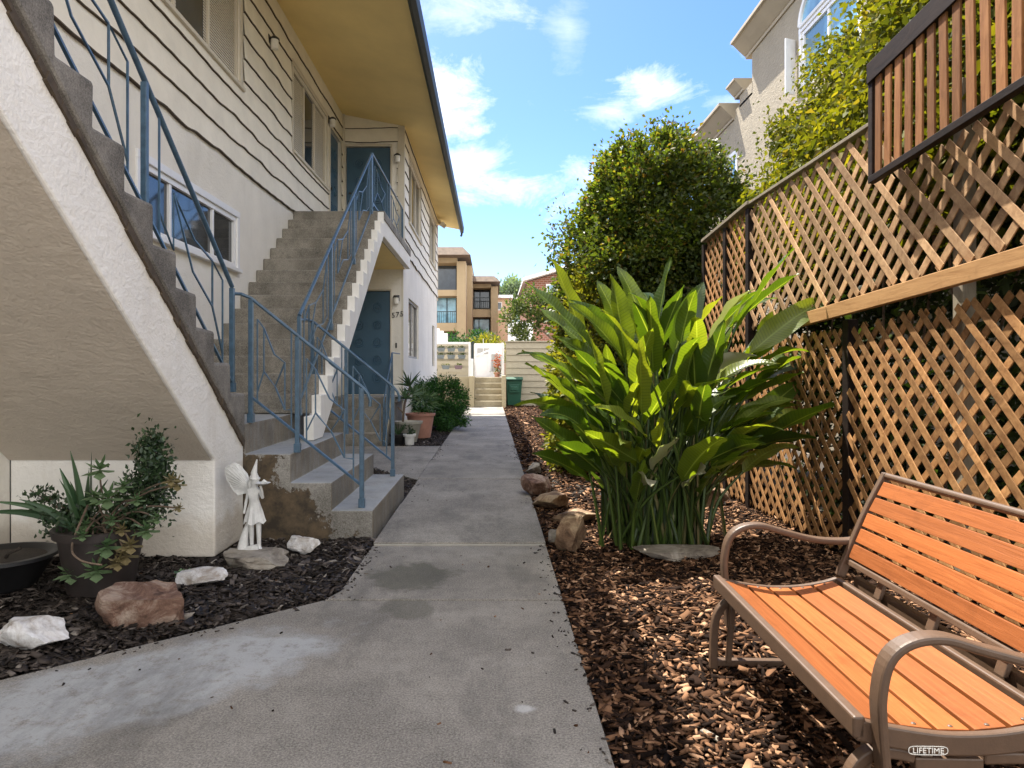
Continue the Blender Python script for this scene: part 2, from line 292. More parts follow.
# ------------------------------------------------------------------ mesh helpers
class MB:
    def __init__(s): s.v = []; s.f = []; s.m = []; s.k = 0; s.marks = []
    def mark(s): s.marks.append((len(s.v), len(s.f))); return s
    def quad(s, *p):
        b = len(s.v); s.v += [tuple(x) for x in p]; s.f.append(tuple(range(b, b+len(p)))); s.m.append(s.k); return s
    def raw(s, vs, fs):
        b = len(s.v); s.v += [tuple(x) for x in vs]
        for f in fs: s.f.append(tuple(b+i for i in f)); s.m.append(s.k)
        return s
    def box(s, x0, x1, y0, y1, z0, z1):
        vs = [(x, y, z) for x in (x0, x1) for y in (y0, y1) for z in (z0, z1)]
        return s.raw(vs, [(0, 1, 3, 2), (4, 6, 7, 5), (0, 4, 5, 1), (2, 3, 7, 6), (0, 2, 6, 4), (1, 5, 7, 3)])
    def obox(s, c, ax, ay, az):           # oriented box: centre, three half vectors
        c, ax, ay, az = map(Vector, (c, ax, ay, az))
        vs = [c+i*ax+j*ay+k*az for i in (-1, 1) for j in (-1, 1) for k in (-1, 1)]
        return s.raw(vs, [(0, 1, 3, 2), (4, 6, 7, 5), (0, 4, 5, 1), (2, 3, 7, 6), (0, 2, 6, 4), (1, 5, 7, 3)])
    def prism(s, poly, a0, a1, axis):     # poly: 2-D outline in the plane across 'axis'
        n = len(poly)
        def P(p, a): return {'x': (a, p[0], p[1]), 'y': (p[0], a, p[1]), 'z': (p[0], p[1], a)}[axis]
        vs = [P(p, a0) for p in poly]+[P(p, a1) for p in poly]
        return s.raw(vs, [tuple(range(n))[::-1], tuple(range(n, 2*n))]+[(i, (i+1) % n, n+(i+1) % n, n+i) for i in range(n)])
    def tube(s, pts, r, n=8, cap=True):
        pts = [Vector(p) for p in pts]; rs = r if isinstance(r, (list, tuple)) else [r]*len(pts)
        up = None; vs = []
        for i, p in enumerate(pts):
            d = (pts[min(i+1, len(pts)-1)]-pts[max(i-1, 0)]).normalized()
            if up is None: up = d.orthogonal().normalized()
            up = (up-d*up.dot(d)); up = up.normalized() if up.length > 1e-6 else d.orthogonal().normalized()
            w = d.cross(up)
            vs += [p+rs[i]*(math.cos(a)*up+math.sin(a)*w) for a in [2*math.pi*k/n for k in range(n)]]
        fs = [(i*n+k, i*n+(k+1) % n, (i+1)*n+(k+1) % n, (i+1)*n+k) for i in range(len(pts)-1) for k in range(n)]
        if cap: fs += [tuple(range(n))[::-1], tuple(range((len(pts)-1)*n, len(pts)*n))]
        return s.raw(vs, fs)
    def band(s, pts, side, w, t):         # flat bar swept along pts: width w along side vector, thickness t
        pts = [Vector(p) for p in pts]; side = Vector(side).normalized(); vs = []
        for i, p in enumerate(pts):
            d = (pts[min(i+1, len(pts)-1)]-pts[max(i-1, 0)]).normalized(); u = d.cross(side).normalized()
            vs += [p+side*w/2+u*t/2, p-side*w/2+u*t/2, p-side*w/2-u*t/2, p+side*w/2-u*t/2]
        n = 4; fs = [(i*n+k, i*n+(k+1) % n, (i+1)*n+(k+1) % n, (i+1)*n+k) for i in range(len(pts)-1) for k in range(n)]
        fs += [(0, 3, 2, 1), tuple(range((len(pts)-1)*n, len(pts)*n))]
        return s.raw(vs, fs)
    def lathe(s, c, prof, n=24):          # prof: (r, z)
        vs = [(c[0]+r*math.cos(2*math.pi*k/n), c[1]+r*math.sin(2*math.pi*k/n), c[2]+z) for r, z in prof for k in range(n)]
        fs = [(i*n+k, i*n+(k+1) % n, (i+1)*n+(k+1) % n, (i+1)*n+k) for i in range(len(prof)-1) for k in range(n)]
        fs += [tuple(range(n))[::-1], tuple(range((len(prof)-1)*n, len(prof)*n))]
        return s.raw(vs, fs)
def origin(p):
    o = Vector((0, 0, 0))
    while p is not None: o = o+p.location; p = p.parent
    return o
def mkobj(name, me, mats, parent=None, loc=None):
    o = bpy.data.objects.new(name, me); COL.objects.link(o)
    for m in (mats if isinstance(mats, (list, tuple)) else [mats]): me.materials.append(M[m] if isinstance(m, str) else m)
    L0 = Vector(loc) if loc is not None else origin(parent)
    me.transform(Matrix.Translation(-L0)); o.parent = parent
    o.location = L0-origin(parent) if loc is not None else (0, 0, 0)
    return o
def build(mb, name, mats, parent=None, bevel=0, smooth=False, loc=None, fix=True, ang=40):
    me = bpy.data.meshes.new(name); me.from_pydata(mb.v, [], mb.f)
    if any(mb.m): me.polygons.foreach_set('material_index', mb.m)
    if fix:
        bm = bmesh.new(); bm.from_mesh(me); bmesh.ops.recalc_face_normals(bm, faces=bm.faces); bm.to_mesh(me); bm.free()
    me.update()
    if smooth:
        me.polygons.foreach_set('use_smooth', [True]*len(me.polygons)); me.set_sharp_from_angle(angle=R(ang))
    o = mkobj(name, me, mats, parent, loc)
    if bevel:
        b = o.modifiers.new('bevel', 'BEVEL'); b.width = bevel; b.segments = 2; b.limit_method = 'ANGLE'; b.angle_limit = R(35)
    return o
def build_each(mb, name, mats, parent=None, **kw):
    """one object for every marked piece"""
    st = [(0, 0)]+[m for m in mb.marks if m != (0, 0)]+[(len(mb.v), len(mb.f))]; outl = []
    for (a, b), (c, d) in zip(st, st[1:]):
        if d <= b: continue
        q = MB(); q.v = mb.v[a:c]; q.f = [tuple(i-a for i in f) for f in mb.f[b:d]]; q.m = mb.m[b:d]; outl.append(build(q, name, mats, parent, **kw))
    return outl
def npobj(name, V, F, mats, parent=None, loc=None, smooth=False):
    me = bpy.data.meshes.new(name); k = F.shape[1]
    me.vertices.add(len(V)); me.vertices.foreach_set('co', np.asarray(V, dtype=np.float32).ravel())
    me.loops.add(F.size); me.loops.foreach_set('vertex_index', F.astype(np.int32).ravel())
    me.polygons.add(len(F)); me.polygons.foreach_set('loop_start', np.arange(0, F.size, k, dtype=np.int32))
    me.update(calc_edges=True)
    if smooth: me.polygons.foreach_set('use_smooth', [True]*len(F))
    return mkobj(name, me, mats, parent, loc)
def thing(name, label, cat, loc=(0, 0, 0), group=None):
    o = bpy.data.objects.new(name, None); COL.objects.link(o); o.location = loc; o.empty_display_size = .2
    return tag(o, label, cat, group)
def tag(o, label, cat=None, group=None, kind=None):
    o['label'] = label
    if cat: o['category'] = cat
    if group: o['group'] = group
    if kind: o['kind'] = kind
    return o
def struct(o): o['kind'] = 'structure'; return o

# ------------------------------------------------------------------ ground, path, terrace
XP0, XP1 = -.86, .39
mb = MB(); mb.quad((-300, -60, -.09), (300, -60, -.09), (300, 600, -.09), (-300, 600, -.09)); struct(build(mb, 'ground', 'earth', fix=False))
def bedz0(x, y):
    t = min(max((x-.5)/.5, 0), 1)*min(max((4.4-y)/.9, 0), 1); return .085*t*t*(3-2*t)
mb = MB(); gx = [-6, -.5]+[.45+.09*i for i in range(8)]+[1.6, 5]; gy = [-4, 0]+[3.4+.12*i for i in range(10)]+[26]
for a, b in zip(gx, gx[1:]):
    for c, d in zip(gy, gy[1:]): mb.quad(*[(x, y, -.045+bedz0(x, y)) for x, y in ((a, c), (b, c), (b, d), (a, d))])
struct(build(mb, 'soil_bed', 'soil', fix=False))
mb = MB()
cuts = [-3.0, -.4, 1.35, 3.84, 5.06, 6.6, 8.15, 9.9, 11.9, 14.0, 16.2, 18.4, 20.6, 22.8, 24.98]
for i in range(len(cuts)-1):
    g = .009; dz = [0, -.004, 0, .0, .014, .004, .008, 0][i % 8]
    ga = .015 if i == 4 else g; gb = .030 if i == 3 else g
    y0, y1 = cuts[i]+ga, cuts[i+1]-gb
    if y1 <= 3.85:
        if y0 < -1: poly = [(-6, y0), (XP1, y0), (XP1, y1), (-6, y1)]
        elif y0 < 1: poly = [(-3.85, y0), (XP1, y0), (XP1, y1), (-3.5, y1), (-3.85, .98)]
        else: poly = [(-3.49, y0), (XP1, y0), (XP1, y1), (-.93, y1), (-2.0, 2.84)]
    elif y0 > 3.8 and y1 < 5.1: poly = [(-.92, y0), (XP1, y0), (XP1, y1), (XP0, y1), (-.865, 4.0)]
    else: poly = [(XP0, y0), (XP1, y0), (XP1, y1), (XP0, y1)]
    mb.prism(poly, -.09, dz, 'z')
mb.prism([(XP0-.008, 8.16), (XP0-.008, 11.84), (-2.93, 11.84), (-2.93, 9.3), (-1.49, 9.02)], -.09, -.003, 'z')
struct(build(mb, 'path', 'path', bevel=.006))
mb = MB(); mb.box(XP0+.01, XP1-.01, 5.050, 5.070, -.09, .004); struct(build(mb, 'path_joint', 'stonepot'))

def bedz(x, y):
    t = np.clip((x-.5)/.5, 0, 1)*np.clip((4.4-y)/.9, 0, 1); return .085*t*t*(3-2*t)
def chips(polyfn, x0, x1, y0, y1, n, smin, smax, name, label, mat='mulch', hump=.03, lift=0):
    P = np.stack([rng.uniform(x0, x1, n), rng.uniform(y0, y1, n)], 1); P = P[polyfn(P[:, 0], P[:, 1])]; n = len(P)
    z = bedz(P[:, 0], P[:, 1])-.035+lift+rng.uniform(0, 1, n)**1.5*(.035 if not lift else .004)+hump*(np.sin(P[:, 0]*3.1)*np.sin(P[:, 1]*2.3)*.5+.3)
    Ls = rng.uniform(smin, smax, n)*(1+(rng.random(n) > .93)*.7); Wd = Ls*rng.uniform(.16, .48, n); T = rng.uniform(.001, .0032, n)
    a = rng.uniform(0, 2*np.pi, n); t1 = rng.normal(0, .26, n); t2 = rng.normal(0, .42, n)
    u = np.stack([np.cos(a)*np.cos(t1), np.sin(a)*np.cos(t1), np.sin(t1)], 1)
    w = np.stack([-np.sin(a)*np.cos(t2), np.cos(a)*np.cos(t2), np.sin(t2)], 1); nn = np.cross(u, w)
    C = np.stack([P[:, 0], P[:, 1], z], 1); V = []
    for k in (-1, 1):
        for i, j in ((-1, -1), (1, -1), (1, 1), (-1, 1)):
            jit = rng.uniform(.55, 1.1, n)
            V.append(C+u*(i*Ls*.5*jit)[:, None]+w*(j*Wd*.5*rng.uniform(.6, 1.2, n))[:, None]+nn*(k*T)[:, None])
    V = np.stack(V, 1).reshape(-1, 3)
    q = np.array([(4, 5, 6, 7), (0, 1, 5, 4), (1, 2, 6, 5), (2, 3, 7, 6), (3, 0, 4, 7)])
    F = (np.arange(n)[:, None, None]*8+q[None]).reshape(-1, 4)
    return tag(npobj(name, V, F, mat), label, 'mulch', kind='stuff')
def left_bed(x, y):
    e = np.where(x < -2.0, 2.84+(x+2.0)*.98, 2.84+(x+2.0)*.99)
    ok = (y > e+.02) & (y < 5.27) & (x < np.where(y > 3.92, -.875-.02*(y < 4), 0)) & ((y < 4.72) | (x > -1.87))
    return ok & (x > -3.25)
chips(left_bed, -3.25, -.85, 1.4, 5.28, 24000, .026, .075, 'bark_mulch', 'bark chips toned dark for shade in the bed under the left staircase', 'mulch_shade')
chips(lambda x, y: (x > .40+0*y), .39, 2.9, .6, 6.6, 76000, .022, .062, 'bark_mulch', 'reddish bark chips in the sunny bed under the bench and along the fence')
chips(lambda x, y: (x > .40+0*y), .39, 3.0, 6.5, 26, 34000, .035, .09, 'bark_mulch', 'bark chips in the far bed between path and green bin')
chips(lambda x, y: y > 11.86, -1.72, -.87, 11.8, 24.9, 9000, .03, .06, 'bark_mulch', 'bark chips around the potted plants by the far front door', 'mulch_shade')
chips(lambda x, y: (y > 7.18) & (y < 8.12+(-x-.88)*1.4) & (x > -2.4), -2.4, -.87, 7.18, 9.2, 4500, .02, .05, 'bark_mulch', 'small wedge of bark chips behind the lowest concrete steps', 'mulch_shade')

def edge_fn(x, y):
    d = np.minimum(np.abs(x-XP1), np.where(y > 4, np.abs(x-XP0), 9)); dd = np.abs((y-2.84)-(x+2.0)*.985)*.7
    d = np.where(y < 3.95, np.minimum(d, np.where(y < 2.84+(x+2)*.985, dd, 9)), d)
    return (rng.random(len(x)) < np.exp(-d/.045)) & (x < XP1) & ((y > 4) | (y < 2.84+(x+2)*.985)) & ((x > XP0) | (y < 4)) & ((y < 5.0) | (y > 7.2) | (x > -.8))
chips(edge_fn, -3.2, .39, 1.6, 12, 26000, .008, .03, 'bark_litter', 'scattered bark crumbs spilled along the edges of the concrete path', 'mulch_shade', hump=0, lift=.036)
chips(lambda x, y: x > -9, -2.6, .38, 1.8, 9, 130, .006, .022, 'leaf_litter', 'few tiny leaf and bark crumbs lying across the concrete path', 'mulch', hump=0, lift=.036)

# ------------------------------------------------------------------ apartment building on the left
XW, XF, YC, YE = -2.93, -1.74, 13.7, 22.1
bld = thing('apartment_building', 'two storey cream stucco building with wavy board siding and deep yellow eaves on the left', 'building', (XW, 8, 0))
def plane_fn(kind, pos):
    if kind == '+x': return lambda u, v, n: (pos+n, u, v)
    if kind == '-x': return lambda u, v, n: (pos-n, u, v)
    return lambda u, v, n: (u, pos-n, v)      # '-y'
def lbox(mb, fn, u0, u1, v0, v1, n0, n1):
    a = fn(u0, v0, n0); b = fn(u1, v1, n1)
    return mb.box(min(a[0], b[0]), max(a[0], b[0]), min(a[1], b[1]), max(a[1], b[1]), min(a[2], b[2]), max(a[2], b[2]))
def wall_holes(mb, fn, u0, u1, v0, v1, holes, depth=.1):
    us = sorted({u0, u1, *[h[0] for h in holes], *[h[1] for h in holes]}); vs = sorted({v0, v1, *[h[2] for h in holes], *[h[3] for h in holes]})
    us = [u for u in us if u0 <= u <= u1]; vs = [v for v in vs if v0 <= v <= v1]
    for a, b in zip(us, us[1:]):
        for c, d in zip(vs, vs[1:]):
            mu, mv = (a+b)/2, (c+d)/2
            if any(h[0] < mu < h[1] and h[2] < mv < h[3] for h in holes): continue
            mb.quad(fn(a, c, 0), fn(b, c, 0), fn(b, d, 0), fn(a, d, 0))
    for h in holes:
        a, b, c, d = h[:4]
        for p, q in (((a, c), (b, c)), ((b, c), (b, d)), ((b, d), (a, d)), ((a, d), (a, c))):
            mb.quad(fn(*p, 0), fn(*q, 0), fn(*q, -depth), fn(*p, -depth))
def window(parent, fn, u0, u1, v0, v1, divs=(), fw=.05, n0=-.06, frame='white', pane='glass', sill=True, casing=0, blinds=False, shape_depth=.05):
    w = MB()
    lbox(w, fn, u0, u1, v0, v0+fw, n0, n0+shape_depth); lbox(w, fn, u0, u1, v1-fw, v1, n0, n0+shape_depth)
    lbox(w, fn, u0, u0+fw, v0+fw, v1-fw, n0, n0+shape_depth-.002); lbox(w, fn, u1-fw, u1, v0+fw, v1-fw, n0, n0+shape_depth-.002)
    for d in divs: lbox(w, fn, d-fw*.4, d+fw*.4, v0+fw, v1-fw, n0, n0+shape_depth-.008)
    win = build(w, 'window', frame, parent, bevel=.004)
    if casing:
        c = MB(); k = casing; e = .022
        lbox(c, fn, u0-k, u1+k, v1, v1+k, -.002, e); lbox(c, fn, u0-k, u0, v0, v1, -.002, e-.003); lbox(c, fn, u1, u1+k, v0, v1, -.002, e-.003)
        build(c, 'casing', frame, win, bevel=.004)
    if sill:
        c = MB(); lbox(c, fn, u0-.05, u1+.05, v0-.045, v0-.002, -.01, .06); build(c, 'sill', frame, win, bevel=.005)
    g = MB(); lbox(g, fn, u0+fw*.5, u1-fw*.5, v0+fw*.5, v1-fw*.5, n0+.008, n0+.016); build(g, 'pane', pane, win)
    if blinds:
        for lo, hi in ((u0+fw+.01, u0+(u1-u0)*.36), (u0+(u1-u0)*.62, u1-fw-.01)):
            b = MB(); z = v0+fw+.01
            while z < v1-fw-.03: lbox(b, fn, lo, hi, z, z+.020, n0+.018, n0+.022); z += .03
            build(b, 'blind', 'trim', win)
    return win
fX = plane_fn('+x', XW); fF = plane_fn('+x', XF); fA = plane_fn('-y', YC)
WL = (5.82, 8.02, 2.43, 3.02)
w1 = (5.7, 8.12, 4.56, 5.78); w2 = (10.28, 12.36, 4.50, 5.76); w0 = (-1.5, 1.5, 4.56, 5.78)
dL = (12.60, 13.46, 3.63, 5.66)
mb = MB()
# near wall: sloping lower edge where the left staircase starts
mb.quad((XW, -6, 3.5), (XW, .8, 3.5), (XW, 4.75, .90), (XW, 4.75, 3.58), (XW, -6, 3.58))
wall_holes(mb, fX, 4.75, YC, 0, 3.58, [WL])
wall_holes(mb, fX, -6, YC, 3.58, 6.35, [w0, w1, w2, dL])
lw = (14.60, 16.60, 1.55, 2.80); uw = (14.5, 16.95, 4.36, 5.72); sw = (20.35, 21.2, 1.42, 2.62)
wall_holes(mb, fF, YC, YE, 0, 3.58, [lw, sw]); wall_holes(mb, fF, YC, YE, 3.58, 6.25, [uw, (19.3, 21.2, 4.36, 5.72)])
dLo = (-2.87, -1.99, .81, 2.84); dUp = (-2.86, -1.985, 3.63, 5.66)
wall_holes(mb, fA, XW, XF, 0, 3.58, [dLo]); wall_holes(mb, fA, XW, XF, 3.58, 6.35, [dUp])
mb.quad((XF, YE, 0), (-12, YE, 0), (-12, YE, 6.25), (XF, YE, 6.25))
build(mb, 'wall', 'cream', bld, fix=False)
mb = MB(); mb.box(-12, XW-.14, 4.75, YC, 0, 6.4); mb.box(-12, -3.6, -6, 4.74, 0, 6.4); mb.box(-3.6, XW-.14, -6, 4.74, 3.3, 6.4); mb.box(-12, XF-.14, YC+.14, YE-.02, 0, 6.2); build(mb, 'interior_core', 'black', bld)  # unseen solid core added so sun cannot light the panes from behind
# wavy-edged siding boards
def siding(fn, u0, u1, holes, wmb, emb, z0=3.60, z1=6.3, seed=0, pitch=.268):
    rs = np.random.default_rng(seed); nb = int((z1-z0)/pitch)+1
    for bI in range(nb):
        zb = z0+bI*pitch; zt = min(zb+pitch+.015, z1)
        ph = rs.uniform(0, 6, 4); m = max(2, int((u1-u0)/.07)); us = np.linspace(u0, u1, m+1)
        wv = .011*np.sin(us*2*np.pi/2.1+ph[0]+1.5*np.sin(us*1.1+ph[3]))+.010*np.sin(us*2*np.pi/.83+ph[1]+1.8*np.sin(us*1.7+ph[2]))*(.5+.5*np.sin(us*1.3+ph[3]))+.003*np.sin(us*2*np.pi/.31+ph[2])
        for i in range(m):
            a, b = us[i], us[i+1]; mu = (a+b)/2
            segs = [(zb, zt)]
            for h in holes:
                if h[0]-.02 < mu < h[1]+.02:
                    ns = []
                    for (p, q) in segs:
                        if h[3] <= p or h[2] >= q: ns.append((p, q)); continue
                        if h[2] > p: ns.append((p, h[2]))
                        if h[3] < q: ns.append((h[3], q))
                    segs = ns
            for p, q in segs:
                if q-p < .02: continue
                tp = .032-.02*(p-zb)/pitch; tq = .032-.02*(q-zb)/pitch
                pa, pb = (p+wv[i], p+wv[i+1]) if p == zb else (p, p)
                wmb.quad(fn(a, pa, tp), fn(b, pb, tp), fn(b, q, tq), fn(a, q, tq))
                if p == zb:
                    emb.quad(fn(a, pa, tp), fn(b, pb, tp), fn(b, pb-.002, .002), fn(a, pa-.002, .002))
                    emb.quad(fn(a, pa+.010, tp+.0006), fn(b, pb+.010, tp+.0006), fn(b, pb-.001, tp+.0012), fn(a, pa-.001, tp+.0012))
def grow(h, k): return (h[0]-k, h[1]+k, h[2]-k*.6, h[3]+k)
s1, e1 = MB(), MB()
siding(fX, -6, YC-.03, [grow(w0, .07), grow(w1, .07), grow(w2, .07), grow(dL, .07)], s1, e1, seed=1)
siding(fF, YC+.04, YE-.04, [grow(uw, .07), (19.2, 21.3, 4.3, 5.8)], s1, e1, z1=6.15, seed=2)
siding(fA, XW+.05, XF-.05, [grow(dUp, .07)], s1, e1, seed=3)
b1 = len(s1.v); s1.v += e1.v; s1.f += [tuple(i+b1 for i in f) for f in e1.f]; s1.m = [0]*len(s1.m)+[1]*len(e1.f)
build(s1, 'siding', ['siding', 'siding_edge'], bld, fix=False)
# soffit and roof: slopes down outwards
def zs(x): return 6.29-(x-XW)*.195
XE = -1.05
mb = MB(); mb.quad((XW-.1, -6, zs(XW-.1)), (XE, -6, zs(XE)), (XE, 23, zs(XE)), (XW-.1, 23, zs(XW-.1))); build(mb, 'soffit', 'yellow', bld, fix=False)
mb = MB(); mb.prism([(XE, zs(XE)+.004), (XE, zs(XE)+.15), (-7, 7.4), (-12.4, 6.2), (-12.4, 6.0), (XW-.1, zs(XW-.1)+.004)], -6, 23, 'y'); build(mb, 'roof', 'rooftile', bld)
mb = MB(); prof = [(XE+.005, 5.84), (XE+.05, 5.80), (XE+.115, 5.83), (XE+.13, 5.99), (XE+.12, 5.995), (XE+.10, 5.85), (XE+.05, 5.825), (XE+.02, 5.86), (XE+.02, 5.99), (XE+.005, 5.99)]
mb.prism(prof, -6, 23.05, 'y')
mb.tube([(XE+.06, 22.97, 5.83), (XE+.05, 22.97, 5.74), (XE+.02, 22.97, 5.70)], .035, 8)
build(mb, 'gutter', 'gutter', bld, smooth=True)
# corner boards and trims
mb = MB(); mb.box(XF-.10, XF+.032, YC-.034, YC+.05, 3.5, 6.06); mb.mark(); mb.box(XF-.02, XF+.034, YE-.06, YE+.03, 3.5, 6.05); mb.mark(); mb.box(XW, XW+.06, YC-.07, YC-.03, 3.62, 6.28)
mb.mark(); mb.box(XF-.03, XF+.006, YC-.008, YC+.03, .02, 3.5); build_each(mb, 'corner_board', 'trim', bld, bevel=.005)
window(bld, fX, *WL, divs=(6.40, 7.38), fw=.055, n0=-.05, casing=.07)
window(bld, fX, *w0, divs=(0,), casing=.07, frame='trim'); window(bld, fX, *w1, divs=(6.5, 7.3), casing=.07, frame='trim', blinds=True)
window(bld, fX, *w2, divs=(11.0, 11.65), casing=.07, frame='trim', blinds=True)
window(bld, fF, *lw, divs=(15.6,), n0=-.09, frame='grey_trim', sill=False); window(bld, fF, *uw, divs=(15.3, 16.1), casing=.06, frame='trim')
window(bld, fF, *sw, n0=-.09, frame='grey_trim', sill=False); window(bld, fF, 19.3, 21.2, 4.36, 5.72, divs=(20.2,), casing=.06, frame='trim')
def door(fn, h, label, knob_u, face=1, casing=.07):
    d = MB(); lbox(d, fn, h[0]+.012, h[1]-.012, h[2]+.01, h[3]-.012, -.07, -.03); dr = build(d, 'door', 'bluedoor', bld, bevel=.003); dr['label'] = label
    r = MB(); cols = [h[0]+(h[1]-h[0])*k for k in (.30, .70)]
    for u in cols:
        for v in [h[2]+(h[3]-h[2])*k for k in (.16, .33, .50, .67, .84)]:
            r.mark()
            for rad, tk in ((.085, .022), (.045, .028)):
                pts = [fn(u+rad*math.cos(a), v+rad*math.sin(a), -.028) for a in [2*math.pi*k/20 for k in range(21)]]
                r.tube(pts, tk*.6, 6, cap=False)
            c = fn(u, v, -.024); r.obox(c, Vector(fn(.02, 0, 0))-Vector(fn(0, 0, 0)), (0, 0, .02), Vector(fn(0, 0, .006))-Vector(fn(0, 0, 0)))
    build_each(r, 'door_moulding', 'bluedoor', dr, smooth=True)
    k = MB(); p0 = fn(knob_u, h[2]+.95, -.03); p1 = fn(knob_u, h[2]+.95, .03); k.tube([p0, p1], [.012, .03], 10); k.mark(); p0 = fn(knob_u, h[2]+1.12, -.03); p1 = fn(knob_u, h[2]+1.12, 0); k.tube([p0, p1], .022, 10)
    build_each(k, 'door_knob', 'blackmetal', dr, smooth=True)
    c = MB(); e = .03
    lbox(c, fn, h[0]-casing, h[1]+casing*.8, h[3], h[3]+casing, -.002, e); lbox(c, fn, h[0]-casing, h[0], h[2], h[3], -.002, e-.003); lbox(c, fn, h[1], h[1]+casing*.8, h[2], h[3], -.002, e-.003)
    build(c, 'door_frame', 'trim', dr, bevel=.004)
door(fA, dLo, 'dark blue ground floor door with round mouldings under the stairs', -2.78, casing=.03)
door(fA, dUp, 'dark blue upper door facing the camera at the head of the stairs', -2.78, casing=.045)
door(fX, dL, 'dark blue upper door in the long side wall', 12.70, casing=.055)
def wall_lamp(fn, u, v):
    b = MB(); lbox(b, fn, u-.055, u+.055, v+.02, v+.13, .0, .03); c0 = fn(u, v+.10, .085); b.tube([fn(u, v+.09, .02), c0], .014, 8)
    b.lathe((c0[0], c0[1], c0[2]-.02), [(.001, .045), (.03, .04), (.062, .015), (.066, 0), (.06, -.004)], 16); l = build(b, 'wall_lamp', 'blackmetal', bld, smooth=True)
    g = MB(); g.lathe((c0[0], c0[1], c0[2]-.155), [(.02, 0), (.048, .012), (.052, .06), (.05, .13)], 16); build(g, 'lamp_shade', 'lampglass', l, smooth=True)
wall_lamp(fX, 9.16, 5.52); wall_lamp(fX, 12.50, 5.70-.02); wall_lamp(fA, -1.84, 5.38); wall_lamp(fA, -1.865, 2.62)
# door bell and the number plate
b = MB(); lbox(b, fA, -1.89, -1.86, 1.72, 1.82, 0, .015); build(b, 'door_bell', 'blackmetal', bld, bevel=.002)
for i, chh in enumerate('575'):
    fc = bpy.data.curves.new('n', 'FONT'); fc.body = chh; fc.size = .145; fc.extrude = .006; to = bpy.data.objects.new('n', fc); COL.objects.link(to)
    bpy.context.view_layer.update(); dg = bpy.context.evaluated_depsgraph_get(); me = bpy.data.meshes.new_from_object(to.evaluated_get(dg)); bpy.data.objects.remove(to)
    me.transform(Matrix.Translation((-1.965+i*.082, YC-.014, 2.31+i*.014)) @ Matrix.Rotation(R(90), 4, 'X')); mkobj('house_number', me, 'blackmetal', bld)
# flood light under the eave end
b = MB(); b.tube([(XF+.08, 21.8, 5.98), (XF+.12, 21.8, 5.86)], .05, 10); b.tube([(XF+.12, 21.75, 5.87), (XF+.22, 21.55, 5.80)], [.045, .075], 12); b.tube([(XF+.12, 21.85, 5.87), (XF+.28, 21.9, 5.80)], [.045, .075], 12)
build(b, 'flood_light', 'trim', bld, smooth=True)
# terrace/under-stair side wall behind the potted plants
mb = MB(); mb.box(-3.6, -3.252, -6, 4.72, 0, 2.9); build(mb, 'stair_recess_wall', 'cream', bld)

# ------------------------------------------------------------------ staircases
XS = -1.87
def noseL(k): return (5.26-.285*k, 1.10+.215*k)
stL = thing('outdoor_staircase', 'nearest concrete staircase rising towards the camera on a white stucco stringer at left', 'staircase', (-2.4, 5.0, 0))
prof = [(5.26, .70)]
for k in range(0, 13):
    y, z = noseL(k); prof += [(y, z-.215 if k else .86), (y, z)]
prof[1] = (5.26, .88)
prof += [(noseL(12)[0], noseL(12)[1]), (-3.5, noseL(12)[1]), (-3.5, noseL(12)[1]-.25), (1.55, noseL(12)[1]-.25)]
gap = lambda y: .70+.76*(5.27-y); und = lambda y: .676+.775*(4.69-y)
pr = [(5.27, .70)]
pts = []
for k in range(13):
    y, z = noseL(k)
    if k == 0: pts += [(y, z)]
    else: pts += [(y, z-.215), (y, z)]
poly = [(5.262, .72)]+pts+[(-3.5, noseL(12)[1]), (-3.5, noseL(12)[1]-.2), (1.72, noseL(12)[1]-.2)]
def worn(poly):   # broken, rounded nosings
    return [(p[0]+random.uniform(-.008, .008), p[1]+random.uniform(-.008, .008)) for p in poly]
mb = MB(); mb.prism(worn(poly), -2.925, XS+.018, 'x'); build(mb, 'steps', 'conc_dark', stL, bevel=.022)
ys = [4.72, 4.70]+list(np.linspace(4.2, -.2, 6))
poly = [(5.266, 0), (4.72, 0), (4.72, .66)]+[(y, und(y)) for y in np.linspace(4.6, 1.5, 5)]+[(1.3, 3.25), (-3.5, 3.25), (-3.5, 3.66), (1.4, 3.66)]+[(y, min(gap(y), noseL(12)[1]-.01)) for y in (1.75, 3.5)]+[(5.266, .705)]
mb = MB(); mb.prism(poly, -3.25, XS, 'x'); build(mb, 'stringer', 'white_stucco', stL, bevel=.012)
mb = MB(); y0, y1 = 1.45, 4.71
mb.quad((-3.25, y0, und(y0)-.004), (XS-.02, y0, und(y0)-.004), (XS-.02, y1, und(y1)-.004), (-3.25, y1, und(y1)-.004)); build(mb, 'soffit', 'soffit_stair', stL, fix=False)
# dark weathered joint between steps and stringer
mb = MB(); n = 60
for i in range(n):
    a = 5.25-(5.25-2.0)*i/n; b = 5.25-(5.25-2.0)*(i+1)/n; t = .012+.012*random.random()
    mb.obox((XS+.004, (a+b)/2, gap((a+b)/2)+.012-t*.5), (.006+.01*random.random(), 0, 0), (0, (b-a)/2*1.1, (gap(b)-gap(a))/2*1.1), (0, .4*t, t))
build(mb, 'joint_crack', 'siding_edge', stL)

blk = thing('step_block', 'low flight of pale painted concrete steps with flaking brown side, down to the path', 'steps', (-1.6, 6.2, 0))
Y0, Y1 = 5.272, 7.16
poly = [(-2.925, -.05), (-.90, -.05), (-.90, .205), (-1.21, .205), (-1.21, .415), (-1.52, .415), (-1.52, .63), (-1.865, .63), (-1.865, .858), (-2.925, .858)]
mb = MB(); mb.prism(poly, Y0, Y1, 'y'); build(mb, 'steps', 'block', blk, bevel=.008)

